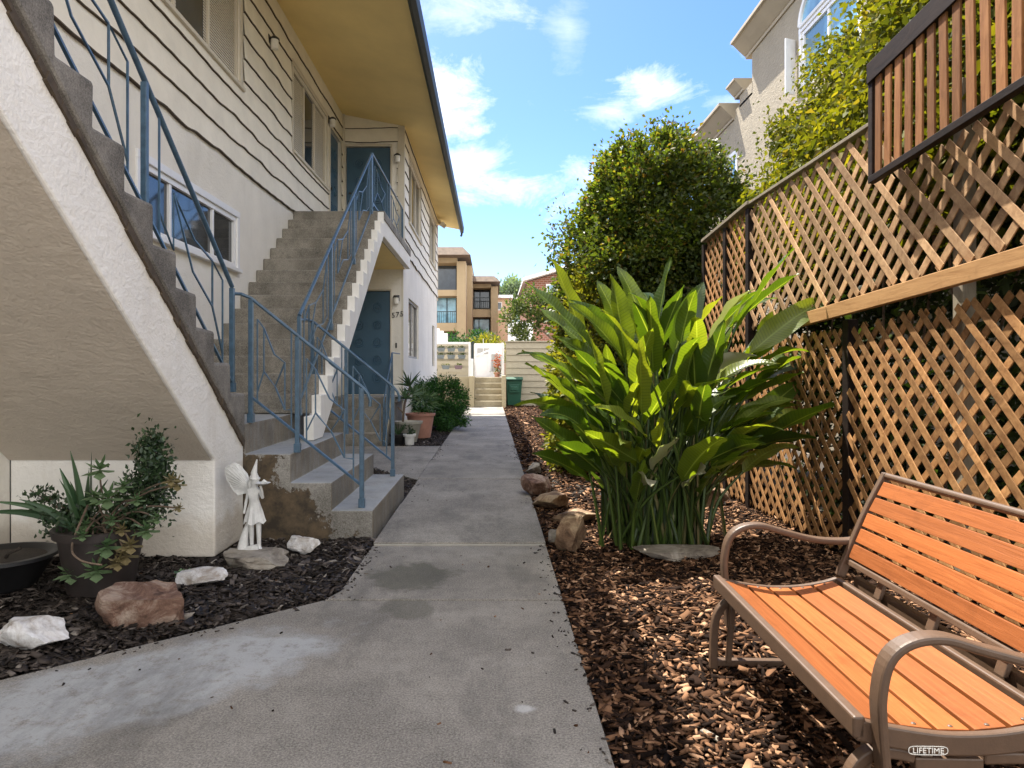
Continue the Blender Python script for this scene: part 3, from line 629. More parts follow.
stM = thing('outdoor_staircase', 'long grey concrete staircase rising away to the upper doors beside the white wall', 'staircase', (-2.3, 7.0, .86))
def noseM(n): return (10.3-.27*n, 3.62-.184*n)   # n=14 first riser
poly = []
for n in range(14, -1, -1):
    y, z = noseM(n); poly += [(y, z-.184), (y, z)]
poly[0] = (noseM(14)[0], .862)
poly += [(YC-.005, 3.62), (YC-.005, 3.50), (10.55, 3.50), (10.45, 3.36), (7.16, 1.06), (7.0, .862)]
mb = MB(); mb.prism(poly, XW+.005, -1.69, 'x'); build(mb, 'steps', 'conc', stM, bevel=.012)
poly = []
for n in range(15, -1, -1):
    y, z = noseM(n); poly += [(y+.02, z-.184-.01), (y+.02, z-.01)]
poly = [(6.28, .635)]+poly[1:]
poly += [(YC-.01, 3.50), (YC-.01, 3.26), (10.35, 3.26), (6.62, .635)]
poly2 = [p for p in poly]
mb = MB(); mb.prism(poly2, -1.688, -1.60, 'x'); build(mb, 'stringer', 'white_stucco', stM, bevel=.006)
mb = MB(); mb.box(-1.70, -1.585, 10.345, YC-.012, 3.505, 3.632); build(mb, 'landing_edge', 'conc', stM, bevel=.01)
mb = MB(); mb.quad((XW+.01, 7.3, 1.12), (-1.69, 7.3, 1.12), (-1.69, 10.4, 3.255), (XW+.01, 10.4, 3.255)); mb.quad((XW+.01, 10.4, 3.255), (-1.69, 10.4, 3.255), (-1.69, YC-.012, 3.255), (XW+.01, YC-.012, 3.255)); build(mb, 'soffit', 'yellow', stM, fix=False)
porch = thing('front_steps', 'four grey concrete steps up to the blue ground floor door', 'steps', (-2.3, 12.6, 0))
poly = []
for k in range(4): y = 11.88+.245*k; poly += [(y, .2*k if k else -.05), (y, .2*(k+1))]
poly += [(YC-.006, .8), (YC-.006, -.05)]
mb = MB(); mb.prism(poly, XW+.006, -1.86, 'x'); build(mb, 'steps', 'conc', porch, bevel=.01)
mb = MB(); mb.box(-1.858, -1.72, 12.6, YC-.006, .70, .797); mb.box(-1.858, -1.76, 12.75, YC-.006, -.05, .698); build(mb, 'landing', 'conc_dark', porch, bevel=.006)
mb = MB(); mb.prism([(11.8, -.05), (11.92, -.05), (12.66, .69), (12.6, .79)], -1.858, -1.80, 'x'); build(mb, 'stringer', 'sandstep', porch, bevel=.004)

# ------------------------------------------------------------------ railings
def railing(name, label, A, B, ht, posts, loc, flip=False, sparse=False, ext=None, rtop=.017, motif=True, cont=True, botoff=.07, curl=False, start=None):
    """A,B: foot points of the slope line; pattern of broken diagonals and paired uprights between posts"""
    A, B = Vector(A), Vector(B); t = thing(name, label, 'railing', loc)
    P = lambda s, h: A+(B-A)*s+Vector((0, 0, botoff+(ht-botoff)*h))
    m = MB(); tp = [P(0, 1), P(1, 1)]
    d = (B-A).normalized()
    if start: tp = [Vector(p) for p in start]+tp
    if curl: tp += [P(1, 1)+d*.06+Vector((0, 0, -.015)), P(1, 1)+d*.085+Vector((0, 0, -.05)), P(1, 1)+d*.08+Vector((0, 0, -.10))]
    m.tube(tp, rtop, 10); build(m, 'handrail', 'bluemetal', t, smooth=True)
    m = MB(); m.tube([P(0, 0), P(1, 0)], .012, 4); build(m, 'bottom_rail', 'bluemetal', t)
    for s in posts:
        m = MB(); q = A+(B-A)*s; foot = q.z-.0 if ext is None else ext[posts.index(s)]
        m.box(q.x-.017, q.x+.017, q.y-.017, q.y+.017, foot, P(s, 1).z-.01); m.box(q.x-.024, q.x+.024, q.y-.024, q.y+.024, foot, foot+.07); build(m, 'post', 'bluemetal', t, bevel=.003)
    if motif:
        m = MB(); r = .0075
        for a, b in zip(posts, posts[1:]):
            U = lambda x: a+(b-a)*x
            for line in ([(.14, 0), (.14, .84), (.28, .80), (.28, .36), (.14, .10)], [(.28, .80), (.50, .62), (.73, .62), (.73, .14), (.87, .2)], [(.87, 0), (.87, 1)], [(.28, .36), (.52, .30), (.73, .62)], [(.52, .3), (.73, .14)]):
                if sparse and line[0][0] in (.52,): continue
                if flip: line = [(1-x, 1-y) for x, y in line]
                m.tube([P(U(x), y) for x, y in line], r, 4)
        build(m, 'infill', 'bluemetal', t)
    return t
railing('stair_railing', 'blue metal railing climbing the nearest staircase towards the camera', (-1.95, 5.25, 1.10), (-1.95, 1.83, 3.68), .79, [0, .386, .772, 1], (-1.95, 5.25, 1.1), ext=[1.10, 2.06, 3.1, 3.68], sparse=True)
railing('stair_railing', 'blue metal railing of angular bars up the long grey staircase', (-1.735, 6.30, .90), (-1.735, 10.05, 3.50), .86, [0, .33, .66, 1], (-1.735, 6.3, .86), ext=[.86, 1.70, 2.6, 3.52], flip=True)
railing('landing_railing', 'short blue railing along the edge of the upper landing', (-1.735, 10.1, 3.63), (-1.735, 13.55, 3.63), .78, [0, .5, 1], (-1.735, 10.1, 3.62))
railing('step_railing', 'near blue handrail over the low painted steps beside the fairy statue', (-1.86, 5.40, .89), (-1.004, 5.40, .205), .93, [0, .42, 1], (-1.0, 5.4, .2), ext=[.86, .63, .205], curl=True, start=[(-1.95, 5.27, 1.84), (-1.93, 5.38, 1.85)], botoff=.17, rtop=.013)
railing('step_railing', 'far blue handrail over the low painted steps', (-1.80, 7.02, .86), (-.995, 7.02, .205), .90, [0, .42, 1], (-1.0, 7.0, .2), ext=[.86, .63, .205], curl=True, start=[(-1.735, 6.33, 1.72), (-1.76, 6.6, 1.745)], botoff=.15, rtop=.013)
railing('step_railing', 'small blue handrail beside the steps of the ground floor door', (-1.82, 12.75, .80), (-1.82, 11.8, 0), .80, [0, .5, 1], (-1.82, 11.8, 0), curl=True, start=[(-1.78, 13.5, 1.60)], rtop=.012)

# ------------------------------------------------------------------ lattice fence
XL = 2.36
fen = thing('lattice_fence', 'tall weathered redwood lattice fence behind the orange bench', 'fence', (XL, 5, 0))
def lattice(y0, y1, z0f, z1f, per_f, per_b, w, mat, name, xoff=0, tk=.007, seedl=1):
    """two crossed layers of diagonal slats, clipped to y0..y1 and z0f(y)..z1f(y)"""
    rs = random.Random(seedl); m = MB()
    for layer, (sgn, per, x) in enumerate(((1, per_f, XL-.009+xoff), (-1, per_b, XL+.009+xoff))):
        c = y0-4.5
        while c < y1+4.5:
            # line: y = c + t, z = sgn*t (45 deg); scan the inside interval
            ts = np.linspace(-5, 5, 401); yy = c+ts; zz = 1.2+sgn*ts
            ok = (yy > y0) & (yy < y1) & (zz > np.array([z0f(v) for v in yy])) & (zz < np.array([z1f(v) for v in yy]))
            if ok.sum() > 3:
                t0, t1 = ts[ok][0], ts[ok][-1]; ww = w*rs.uniform(.88, 1.1); dx = rs.uniform(-.002, .002)
                dirv = Vector((rs.uniform(-.003, .003), 1, sgn*rs.uniform(.985, 1.015))).normalized(); per_ = Vector((0, -sgn, 1)).normalized()
                cc = Vector((x+dx, c+(t0+t1)/2, 1.2+sgn*(t0+t1)/2)); hl = (t1-t0)/2*math.sqrt(2)+.01
                m.obox(cc, (tk*.5, 0, 0), dirv*hl, per_*ww/2)
            c += per*rs.uniform(.96, 1.04)
    return build(m, name, mat, fen, bevel=.0015)
beamz = lambda y: 1.64-.052*(y-5.26)
ztop = lambda y: (2.41+(4.17-y)*.072) if y < 4.17 else 2.765 if y < 6.35 else 2.765-.06*(y-6.35)
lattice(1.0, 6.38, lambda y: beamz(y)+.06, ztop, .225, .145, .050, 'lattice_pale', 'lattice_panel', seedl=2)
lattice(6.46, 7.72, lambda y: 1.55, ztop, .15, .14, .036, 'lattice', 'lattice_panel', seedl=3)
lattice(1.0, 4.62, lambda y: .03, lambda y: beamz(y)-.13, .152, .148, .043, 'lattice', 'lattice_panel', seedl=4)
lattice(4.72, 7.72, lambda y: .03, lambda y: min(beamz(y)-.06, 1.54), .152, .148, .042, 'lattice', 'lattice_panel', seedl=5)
mb = MB()
mb.obox((XL-.045, 3.1, beamz(3.1)-.005), (.019, 0, 0), (0, 2.2, -2.2*.052), (0, 0, .047)); build(mb, 'rail', 'beam', fen, bevel=.004)
mb = MB(); mb.obox((XL-.0, 5.28, 2.785), (.03, 0, 0), (0, 1.10, 0), (0, 0, .012)); mb.mark(); mb.obox((XL-.0, 7.06, 2.745), (.045, 0, 0), (0, .70, -.045), (0, 0, .016)); build_each(mb, 'cap_rail', 'greywood', fen, bevel=.003)
for y, x, zz, mt in ((4.67, XL+.03, 1.6, 'darkwood'), (6.42, XL+.01, 2.75, 'darkwood'), (7.05, XL+.01, 2.7, 'darkwood'), (7.76, XL+.01, 2.66, 'darkwood'), (2.2, XL+.07, 2.75, 'darkwood'), (3.6, XL+.07, 2.75, 'greywood')):
    mb = MB(); mb.box(x-.035, x+.035, y-.04, y+.04, -.05, zz); build(mb, 'post', mt, fen, bevel=.004)
# slatted screen hung on the top of the lattice
scr = MB(); XQ = XL-.10
zb = lambda y: 2.39+(4.17-y)*.072; zt = lambda y: 3.07+(4.17-y)*.10
ya, yb = 4.17, 1.2
scr.obox((XQ, (ya+yb)/2, (zb(ya)+zb(yb))/2), (.022, 0, 0), (0, (yb-ya)/2, (zb(yb)-zb(ya))/2), (0, 0, .02))
scr.obox((XQ, (ya+yb)/2, (zt(ya)+zt(yb))/2-.05), (.030, 0, 0), (0, (yb-ya)/2, (zt(yb)-zt(ya))/2), (0, 0, .06))
scr.box(XQ-.021, XQ+.021, ya-.045, ya, zb(ya)-.015, zt(ya)-.03)
sc_ = build(scr, 'slat_screen', 'darkwood', fen, bevel=.003)
sl = MB(); y = ya-.10
while y > yb:
    sl.obox((XQ-.012, y, (zb(y)+zt(y))/2-.045), (.006, 0, 0), (0, .029, 0), (0, random.uniform(-.006, .006), (zt(y)-zb(y))/2-.045)); y -= .098
build(sl, 'slats', 'slatwood', sc_, bevel=.002)
mb = MB()
for i in range(9):
    y = 6.9+i*.15; mb.box(2.62, 2.64, y, y+.14, -.05, .62)
for i in range(7):
    x = 1.75+i*.13; mb.box(x, x+.12, 8.05, 8.07, -.05, .55)
tag(build(mb, 'low_fence', 'greywood', bevel=.003, loc=(2.3, 8, 0)), 'low pale board fence seen between the paddle plant stalks', 'fence')

# ------------------------------------------------------------------ bench
def smoothpts(pts, k=6):
    pts = [Vector(p) for p in pts]; out_ = []
    for i in range(len(pts)-1):
        p0, p1, p2, p3 = pts[max(i-1, 0)], pts[i], pts[i+1], pts[min(i+2, len(pts)-1)]
        for j in range(k):
            t = j/k; out_.append(.5*((2*p1)+(-p0+p2)*t+(2*p0-5*p1+4*p2-p3)*t*t+(-p0+3*p1-3*p2+p3)*t**3))
    return out_+[pts[-1]]
BY0, BY1 = 1.64, 2.80
ben = thing('garden_bench', 'bench with orange slatted seat and back in a brown metal frame', 'bench', (1.15, 2.2, 0))
def seatz(x):   # gently dished seat, front lip at .43
    t = (x-.87)/.50; return .425-.035*math.sin(math.pi*min(max(t, 0), 1))*1.0+.012*max(0, t-.75)
seat = MB(); xs = np.linspace(.902, 1.335, 6)
for a, b in zip(xs, xs[1:]):
    g = .006; q = []
    a2, b2 = a+g, b-g; seat.prism([(a2, seatz(a2)+.006), (b2, seatz(b2)+.006), (b2, seatz(b2)-.012), (a2, seatz(a2)-.012)], BY0+.03, BY1-.03, 'y')
build(seat, 'seat_slats', 'orange', ben, bevel=.002)
fr = MB()
lip = smoothpts([(.88, 0, seatz(.88)), (.95, 0, seatz(.95)), (1.08, 0, seatz(1.08)), (1.2, 0, seatz(1.2)), (1.30, 0, seatz(1.30)), (1.36, 0, .43)], 4)
for y in (BY0+.012, BY1-.012): fr.band([(p.x, y, p.z-.018) for p in lip], (0, 1, 0), .024, .052)
fr.box(.868, .897, BY0, BY1, .385, .438); fr.box(1.342, 1.366, BY0+.024, BY1-.024, .39, .436)
build(fr, 'seat_frame', 'benchmetal', ben, bevel=.006)
# back
bx = lambda z: 1.385+(z-.50)*.42+.10*max(0, z-.70)
bs = MB(); zsn = np.linspace(.515, .822, 6)
for a, b in zip(zsn, zsn[1:]):
    g = .005; a2, b2 = a+g, b-g; bs.prism([(bx(a2)-.004, a2), (bx(b2)-.004, b2), (bx(b2)+.014, b2-.004), (bx(a2)+.014, a2-.004)], BY0+.03, BY1-.03, 'y')
build(bs, 'back_slats', 'orange', ben, bevel=.002)
bf = MB(); zz = np.linspace(.44, .845, 8)
for y in (BY0+.012, BY1-.012): bf.band([(bx(z)+.004, y, z) for z in zz], (0, 1, 0), .026, .034)
bf.tube([(bx(.838)+.003, BY0, .838), (bx(.838)+.003, BY1, .838)], .014, 8); bf.obox((bx(.50)+.006, 2.22, .502), (.008, 0, 0), (0, .56, 0), (.003, 0, .010))
build(bf, 'back_frame', 'benchmetal', ben, bevel=.004)
ba = MB(); ba.box(1.40, 1.425, BY0+.05, BY1-.05, .40, .45)
for y in (1.9, 2.22, 2.54): ba.obox((1.405, y, .49), (.008, 0, 0), (0, .02, 0), (.02, 0, .06))
build(ba, 'back_support', 'benchmetal', ben, bevel=.003)
for y in (BY0-.016, BY1+.016):
    a = MB(); arm = smoothpts([(1.475, y, .585), (1.40, y, .572), (1.28, y, .577), (1.15, y, .608), (1.06, y, .632), (.985, y, .622), (.937, y, .58), (.918, y, .50), (.920, y, .42), (.93, y, .30), (.935, y, .22)], 5)
    a.band(arm, (0, 1, 0), .05, .022); build(a, 'armrest', 'benchmetal', ben, bevel=.007)
for y in (BY0+.03, BY1-.03):
    l = MB()
    front = smoothpts([(1.02, y, .335), (.95, y, .345), (.90, y, .325), (.87, y, .27), (.862, y, .17), (.860, y, .06)], 5); l.band(front, (0, 1, 0), .034, .028)
    build(l, 'leg', 'benchmetal', ben, bevel=.005)
    l = MB(); back = smoothpts([(1.18, y, .335), (1.30, y, .335), (1.37, y, .30), (1.40, y, .2), (1.41, y, .06)], 5); l.band(back, (0, 1, 0), .034, .028); build(l, 'leg', 'benchmetal', ben, bevel=.005)
    l = MB(); l.band([(.865, y, .10), (1.40, y, .10)], (0, 1, 0), .03, .026); l.band([(1.02, y, .32), (1.18, y, .32)], (0, 1, 0), .03, .03)
    l.band([(.93, y+.03 if y < 2 else y-.03, .36), (.87+.04, y+.03 if y < 2 else y-.03, .11)], (0, 1, 0), .026, .02); l.band([(1.30, y+.03 if y < 2 else y-.03, .36), (1.34, y+.03 if y < 2 else y-.03, .11)], (0, 1, 0), .026, .02)
    build(l, 'glider_frame', 'benchmetal', ben, bevel=.004)
l = MB(); l.band([(1.05, BY0+.02, .33), (1.05, BY1-.02, .33)], (1, 0, 0), .03, .022); l.mark(); l.band([(1.36, BY0+.02, .12), (1.36, BY1-.02, .12)], (1, 0, 0), .03, .022); build_each(l, 'cross_bar', 'benchmetal', ben, bevel=.004)
bo_ = MB()
for y in (BY0+.045, BY1-.045):
    for a, b in zip(xs, xs[1:]): c = (a+b)/2; bo_.mark(); bo_.lathe((c, y, seatz(c)+.006), [(.006, 0), (.006, .002), (.003, .004)], 10)
build_each(bo_, 'bolt', 'benchmetal', ben, smooth=True)
# maker's badge on the near side of the seat frame
fc = bpy.data.curves.new('n', 'FONT'); fc.body = 'LIFETIME'; fc.size = .019; fc.extrude = .0008; fc.align_x = 'CENTER'; to = bpy.data.objects.new('n', fc); COL.objects.link(to)
bpy.context.view_layer.update(); dg = bpy.context.evaluated_depsgraph_get(); me = bpy.data.meshes.new_from_object(to.evaluated_get(dg)); bpy.data.objects.remove(to)
bdg = MB(); cx, cz = 1.04, .362
ring = [(cx+.045*math.copysign(1, math.cos(t))*abs(math.cos(t))**.35, BY0-.0015, cz+.010*math.copysign(1, math.sin(t))*abs(math.sin(t))**.6) for t in [2*math.pi*k/32 for k in range(33)]]
bdg.tube(ring, .0010, 4, cap=False); bo = build(bdg, 'badge', 'lampglass', ben)
me.transform(Matrix.Translation((cx, BY0-.0015, cz-.0065)) @ Matrix.Rotation(R(90), 4, 'X')); mkobj('badge_lettering', me, 'lampglass', bo)

ben.rotation_euler.z = -.03

# ------------------------------------------------------------------ foliage helpers
def leafmesh(P, D, size, width=.5, fold=.25, droop=0):
    """P: n x 3 bases, D: n x 3 directions; folded four-point leaves"""
    n = len(P); D = D/np.linalg.norm(D, axis=1)[:, None]
    r = rng.normal(size=(n, 3)); s = np.cross(D, r); s /= np.linalg.norm(s, axis=1)[:, None]+1e-9; nn = np.cross(s, D)
    sz = (size if np.ndim(size) else np.full(n, size))[:, None]
    b = P; t = P+D*sz-np.array([0, 0, 1])*sz*droop; m = P+D*sz*.45
    l = m+s*sz*width*.5+nn*sz*fold*width; r_ = m-s*sz*width*.5+nn*sz*fold*width
    V = np.stack([b, l, t, r_], 1).reshape(-1, 3); q = np.array([(0, 1, 2), (0, 2, 3)])
    F = (np.arange(n)[:, None, None]*4+q[None]).reshape(-1, 3); return V, F
def crown_points(c, rad, n, clumps=60, spread=.16, shell=.75, power=1.0, zmin=None):
    """clumped points through an uneven ellipsoid"""
    d = rng.normal(size=(clumps, 3)); d /= np.linalg.norm(d, axis=1)[:, None]
    rr = shell+(1-shell)*rng.random(clumps)
    rr *= np.where(rng.random(clumps) < .3, rng.uniform(.3, .9, clumps), 1)
    C = d*rr[:, None]; ks = rng.uniform(.6, 1.5, clumps)
    i = rng.integers(0, clumps, n); off = rng.normal(size=(n, 3))*spread*ks[i][:, None]
    Q = C[i]+off; P = np.array(c)+Q*np.array(rad)
    D = Q+rng.normal(size=(n, 3))*.75+off*2
    if zmin is not None: k = P[:, 2] > zmin; P, D = P[k], D[k]
    return P, D
def trunk(parent, pts, rs, mat='bark', name='trunk', limbs=()):
    m = MB(); m.tube(smoothpts(pts, 4), [rs[0]+(rs[1]-rs[0])*i/(4*(len(pts)-1)) for i in range(4*(len(pts)-1)+1)], 8)
    for (a, b, r0) in limbs:
        a, b = Vector(a), Vector(b); mid = (a+b)/2+Vector((random.uniform(-.1, .1), random.uniform(-.1, .1), .1))*(b-a).length*.6
        m.tube(smoothpts([a, mid, b], 4), [r0*(1-.7*i/8) for i in range(9)], 6)
    return build(m, name, mat, parent, smooth=True)

# tall evergreen shrub/tree right of the path
tr = thing('evergreen_tree', 'tall dense evergreen tree behind the paddle leaved plant', 'tree', (2.3, 9.6, 0))
trunk(tr, [(2.3, 9.6, -.05), (2.25, 9.6, 1.4), (2.35, 9.6, 3.0)], (.16, .07), limbs=[((2.3, 9.6, 1.0), (1.5, 9.3, 2.6), .07), ((2.3, 9.6, 1.3), (3.0, 9.8, 3.0), .07), ((2.3, 9.6, 1.6), (2.0, 9.9, 3.9), .06)])
P1, D1 = crown_points((2.42, 9.7, 2.45), (1.18, 1.1, 2.02), 66000, 420, .06, .93)
P2, D2 = crown_points((1.90, 9.5, 2.0), (.98, 1.0, 1.85), 38000, 280, .065, .93)
P3, D3 = crown_points((2.15, 9.6, 3.3), (.85, .8, 1.22), 19000, 180, .07, .92)
P4, D4 = crown_points((2.6, 9.6, 1.2), (1.15, 1.1, 1.2), 9000, 80, .1, .8)
P5, D5 = crown_points((.98, 9.9, 3.17), (.30, .3, .42), 420, 12, .22, .6)
P6, D6 = crown_points((2.38, 9.7, 2.5), (1.24, 1.15, 2.12), 4200, 120, .028, 1.0)
P7, D7 = crown_points((1.98, 9.6, 2.1), (1.12, 1.1, 1.95), 2600, 80, .03, 1.0)
P = np.concatenate([P1, P2, P3, P4, P5, P6, P7]); D = np.concatenate([D1, D2, D3, D4, D5, D6, D7]); k = P[:, 2] > .05; P, D = P[k], D[k]
V, F = leafmesh(P, D, rng.uniform(.045, .088, len(P)), .6, .2, .15); npobj('crown', V, F, 'shrub', tr)
mb = MB(); mb.tube([(1.5, 9.8, 2.4), (1.2, 9.85, 2.9), (.95, 9.9, 3.3)], [.03, .02, .008], 6); build(mb, 'branch', 'bark', tr, smooth=True)
hd = thing('golden_hedge', 'yellow green columnar hedge left of the tall evergreen tree', 'hedge', (1.3, 9.2, 0))
trunk(hd, [(1.3, 9.2, -.05), (1.3, 9.2, 2.0)], (.08, .03))
P1, D1 = crown_points((1.32, 9.2, 1.1), (.52, .7, 1.42), 20000, 190, .075, .9); P2, D2 = crown_points((1.1, 9.0, .7), (.42, .6, .85), 7000, 80, .09, .85)
P = np.concatenate([P1, P2]); D = np.concatenate([D1, D2]); k = P[:, 2] > .02; V, F = leafmesh(P[k], D[k], rng.uniform(.045, .085, k.sum()), .55, .2, .1); npobj('crown', V, F, 'hedge', hd)

# creeper over and behind the lattice
cr = thing('climbing_vine', 'bright green leafy vine climbing over the lattice fence and up the neighbouring house', 'vine', (3, 5, 0))
def vinebox(n, x0, x1, y0, y1, zf0, zf1, cl, sp):
    cx = np.stack([rng.uniform(x0, x1, cl), rng.uniform(y0, y1, cl), rng.random(cl)], 1); cx[:, 2] = zf0(cx[:, 1])+(zf1(cx[:, 1])-zf0(cx[:, 1]))*cx[:, 2]
    i = rng.integers(0, cl, n); P = cx[i]+rng.normal(size=(n, 3))*sp; D = rng.normal(size=(n, 3))+np.array([-.5, 0, .1]); return P, D
parts = [vinebox(60000, 2.9, 4.3, 3.4, 7.8, lambda y: 2.2+0*y, lambda y: 2.95+(7.6-y)*.42, 240, .13),
         vinebox(34000, 2.5, 3.6, 1.0, 4.8, lambda y: 2.5+0*y, lambda y: 3.9+0*y, 150, .14),
         vinebox(16000, 2.5, 3.4, 1.0, 7.4, lambda y: 2.2+0*y, lambda y: 2.75+0*y, 120, .12),  # extra vine layer added to keep sun off the space behind the lattice
         vinebox(40000, 4.2, 5.15, 7.6, 11.2, lambda y: 2.6+0*y, lambda y: 4.75+(11.2-y)*.30, 200, .15)]
P = np.concatenate([p for p, _ in parts]); D = np.concatenate([d for _, d in parts]); k = (P[:, 0] > XL+.06); P, D = P[k], D[k]
V, F = leafmesh(P, D, rng.uniform(.045, .09, len(P)), .62, .22, .35); npobj('foliage', V, F, 'vine', cr)
m = MB()
for i in range(26):
    y = 1.2+i*.26; p = [(2.75+random.uniform(-.1, .2), y, -.05)]
    for k in range(1, 6): p.append((p[-1][0]+random.uniform(-.05, .12), p[-1][1]+random.uniform(-.15, .15), .6*k))
    m.tube(smoothpts(p, 3), .009, 5)
build(m, 'stem', 'bark', cr, smooth=True)
hb = thing('dark_hedge', 'hedge close behind the lattice fence, leaves darkened to give shade', 'hedge', (3, 4.5, 0))
P, D = vinebox(26000, 2.95, 3.5, .8, 7.6, lambda y: 0*y+.0, lambda y: 2.3+0*y, 260, .13); V, F = leafmesh(P, D, rng.uniform(.05, .1, len(P)), .55, .2, .2); npobj('foliage', V, F, 'backhedge', hb)
m = MB()
for i in range(9): m.mark(); m.tube(smoothpts([(3.2, 1+i*.75, -.09), (3.25, 1.05+i*.75, .9), (3.2, 1+i*.75, 2.0)], 3), .025, 6)
build_each(m, 'trunk', 'bark', hb, smooth=True)

# ------------------------------------------------------------------ bird-of-paradise clump
sp = thing('paddle_leaf_plant', 'large clump of upright bright green paddle leaves on long stalks beside the path', 'plant', (1.22, 5.2, 0))
LV, LF, DV, DF, LU, DU = [], [], [], [], [], []; stk = MB()
def paddle(base, dirv, length, width, droopk, roll, dull=False):
    """one leaf blade: 2 x ns grid with midrib fold and outward arch"""
    d = Vector(dirv).normalized(); up = Vector((0, 0, 1)); side = d.cross(up)
    side = side.normalized() if side.length > .05 else Vector((1, 0, 0)); nrm = side.cross(d).normalized()
    side2 = (side*math.cos(roll)+nrm*math.sin(roll)); nrm2 = side2.cross(d).normalized()
    ns = 12; p = Vector(base); V = (DV if dull else LV); F = (DF if dull else LF); b0 = len(V); nc = 5
    out_ = Vector((d.x, d.y, 0)); out_ = out_.normalized() if out_.length > .01 else Vector((0, 0, 0)); ph = random.uniform(0, 6)
    for i in range(ns+1):
        t = i/ns; w = width*.5*((math.sin(math.pi*t**.86))**.66 if 0 < t < 1 else .02)*(1.10-.2*t)
        dd = (d+out_*droopk*t*t-Vector((0, 0, droopk*1.3*t*t))).normalized()
        if i: p = p+dd*length/ns
        for j in range(nc):
            s = (j-2)/2; fold = .32*abs(s)*w; wav = math.sin(t*16+ph+s*2)*.012*abs(s)
            V.append(tuple(p+side2*s*w+nrm2*(fold+wav))); (DU if dull else LU).append((s, t*length, 0))
    for i in range(ns):
        for j in range(nc-1):
            a = b0+i*nc+j; F.append((a, a+1, a+nc+1, a+nc))
    return p
random.seed(21)
C0 = Vector((1.22, 5.2, 0))
specs = []
def px(x, y, Y): return Vector(((x-492)*Y/700, Y, H-(y-372)*Y/700))
# leading leaves, laid out by where their tips reach around the clump
tips = [(531, 284, 5.0, .72), (556, 262, 5.3, .75), (577, 300, 4.8, .66), (600, 285, 5.5, .7), (627, 268, 5.1, .7), (645, 270, 5.5, .7), (668, 262, 5.0, .7), (700, 285, 5.2, .65), (787, 252, 4.9, .82), (794, 275, 5.15, .7), (828, 290, 5.0, .85), (806, 305, 5.2, .75),
        (745, 290, 5.3, .6), (720, 300, 5.6, .6), (526, 352, 4.8, .6), (524, 385, 5.0, .6), (538, 330, 4.6, .65), (833, 398, 4.7, .75), (800, 375, 5.1, .65), (796, 350, 5.2, .6), (780, 325, 5.2, .6), (790, 430, 5.0, .5),
        (650, 300, 4.6, .6), (610, 310, 4.6, .6), (590, 335, 4.5, .6), (690, 320, 4.6, .6), (550, 392, 4.5, .55), (640, 345, 4.45, .55), (725, 345, 4.6, .55), (770, 405, 4.6, .55), (540, 310, 5.5, .6), (535, 420, 4.7, .55), (600, 400, 4.4, .5),
        (560, 440, 4.6, .5), (575, 420, 4.4, .5), (530, 365, 5.2, .55), (560, 350, 4.9, .6), (640, 275, 4.8, .65), (615, 280, 4.9, .65), (680, 290, 4.8, .6), (585, 290, 5.1, .6), (820, 345, 5.4, .6), (760, 340, 4.7, .6), (700, 400, 4.4, .5), (660, 420, 4.35, .45)]
for (tx, ty, Y, Ln) in tips: specs.append((px(tx, ty, Y+.15), Ln, False))
for i in range(84):
    a = random.uniform(0, 2*math.pi); el = math.asin(random.uniform(.08, .96)); rr = random.uniform(.72, 1.08)
    specs.append((C0+Vector((math.cos(a)*math.cos(el)*.98*rr, math.sin(a)*math.cos(el)*.85*rr, .55+math.sin(el)*1.25*rr)), random.uniform(.42, .62), random.random() < .06))
for i in range(26):
    specs.append((px(random.uniform(735, 825), random.uniform(285, 450), random.uniform(4.9, 6.2)), random.uniform(.5, .68), False))
specs.append((px(735, 283, 5.0), .55, True)); specs.append((px(650, 470, 4.35), .4, True)); specs.append((px(675, 440, 4.4), .4, True))
for tip, Ln, dull in specs:
    foot = C0+Vector((random.uniform(-.34, .34), random.uniform(-.28, .28), 0)); v = tip-foot
    tot = v.length; lean = Vector((v.x, v.y, 0)); Ln = Ln*random.uniform(.92, 1.08)
    d_end = (v.normalized()+Vector((v.x, v.y, 0))*.30-Vector((0, 0, .05))).normalized()
    base = tip-d_end*Ln*.97+Vector((0, 0, .03))
    mid = foot+(base-foot)*.5-lean*.07+Vector((0, 0, .05))
    if base.z < .25: base.z = .25
    pp = smoothpts([foot, mid, base, base+d_end*Ln*.3], 5)[:11]
    stk.tube(pp, [.016-.009*i/10 for i in range(len(pp))], 6)
    w = min(.19, Ln*random.uniform(.25, .33))
    paddle(base, d_end, Ln, w, random.choice((.05, .1, .2, .3, .45, .7)), random.uniform(-1.0, 1.0), dull)
for i in range(45):    # inner stalks and narrow young shoots
    foot = C0+Vector((random.gauss(0, .22), random.gauss(0, .15), 0)); a = random.uniform(0, 6.28); h = random.uniform(.6, 1.25)
    top = foot+Vector((math.cos(a)*random.uniform(.05, .45)*h, math.sin(a)*random.uniform(.05, .4)*h, h))
    stk.tube(smoothpts([foot, foot+(top-foot)*.5+Vector((0, 0, .04)), top], 4), [.015-.009*i/8 for i in range(9)], 5)
o = npobj('foliage', np.array(LV), np.array(LF), 'strelitzia', sp, smooth=True); at = o.data.attributes.new('blade', 'FLOAT_VECTOR', 'POINT'); at.data.foreach_set('vector', np.array(LU, dtype=np.float32).ravel())
nv = 65
for i in range(len(DV)//nv):
    o = npobj('withered_leaf', np.array(DV[i*nv:(i+1)*nv]), np.array([f for f in DF if i*nv <= f[0] < (i+1)*nv])-i*nv, 'dull_leaf', sp, smooth=True); o['label'] = 'pale greyish withered leaf'
build(stk, 'stalks', 'stalk', sp, smooth=True)
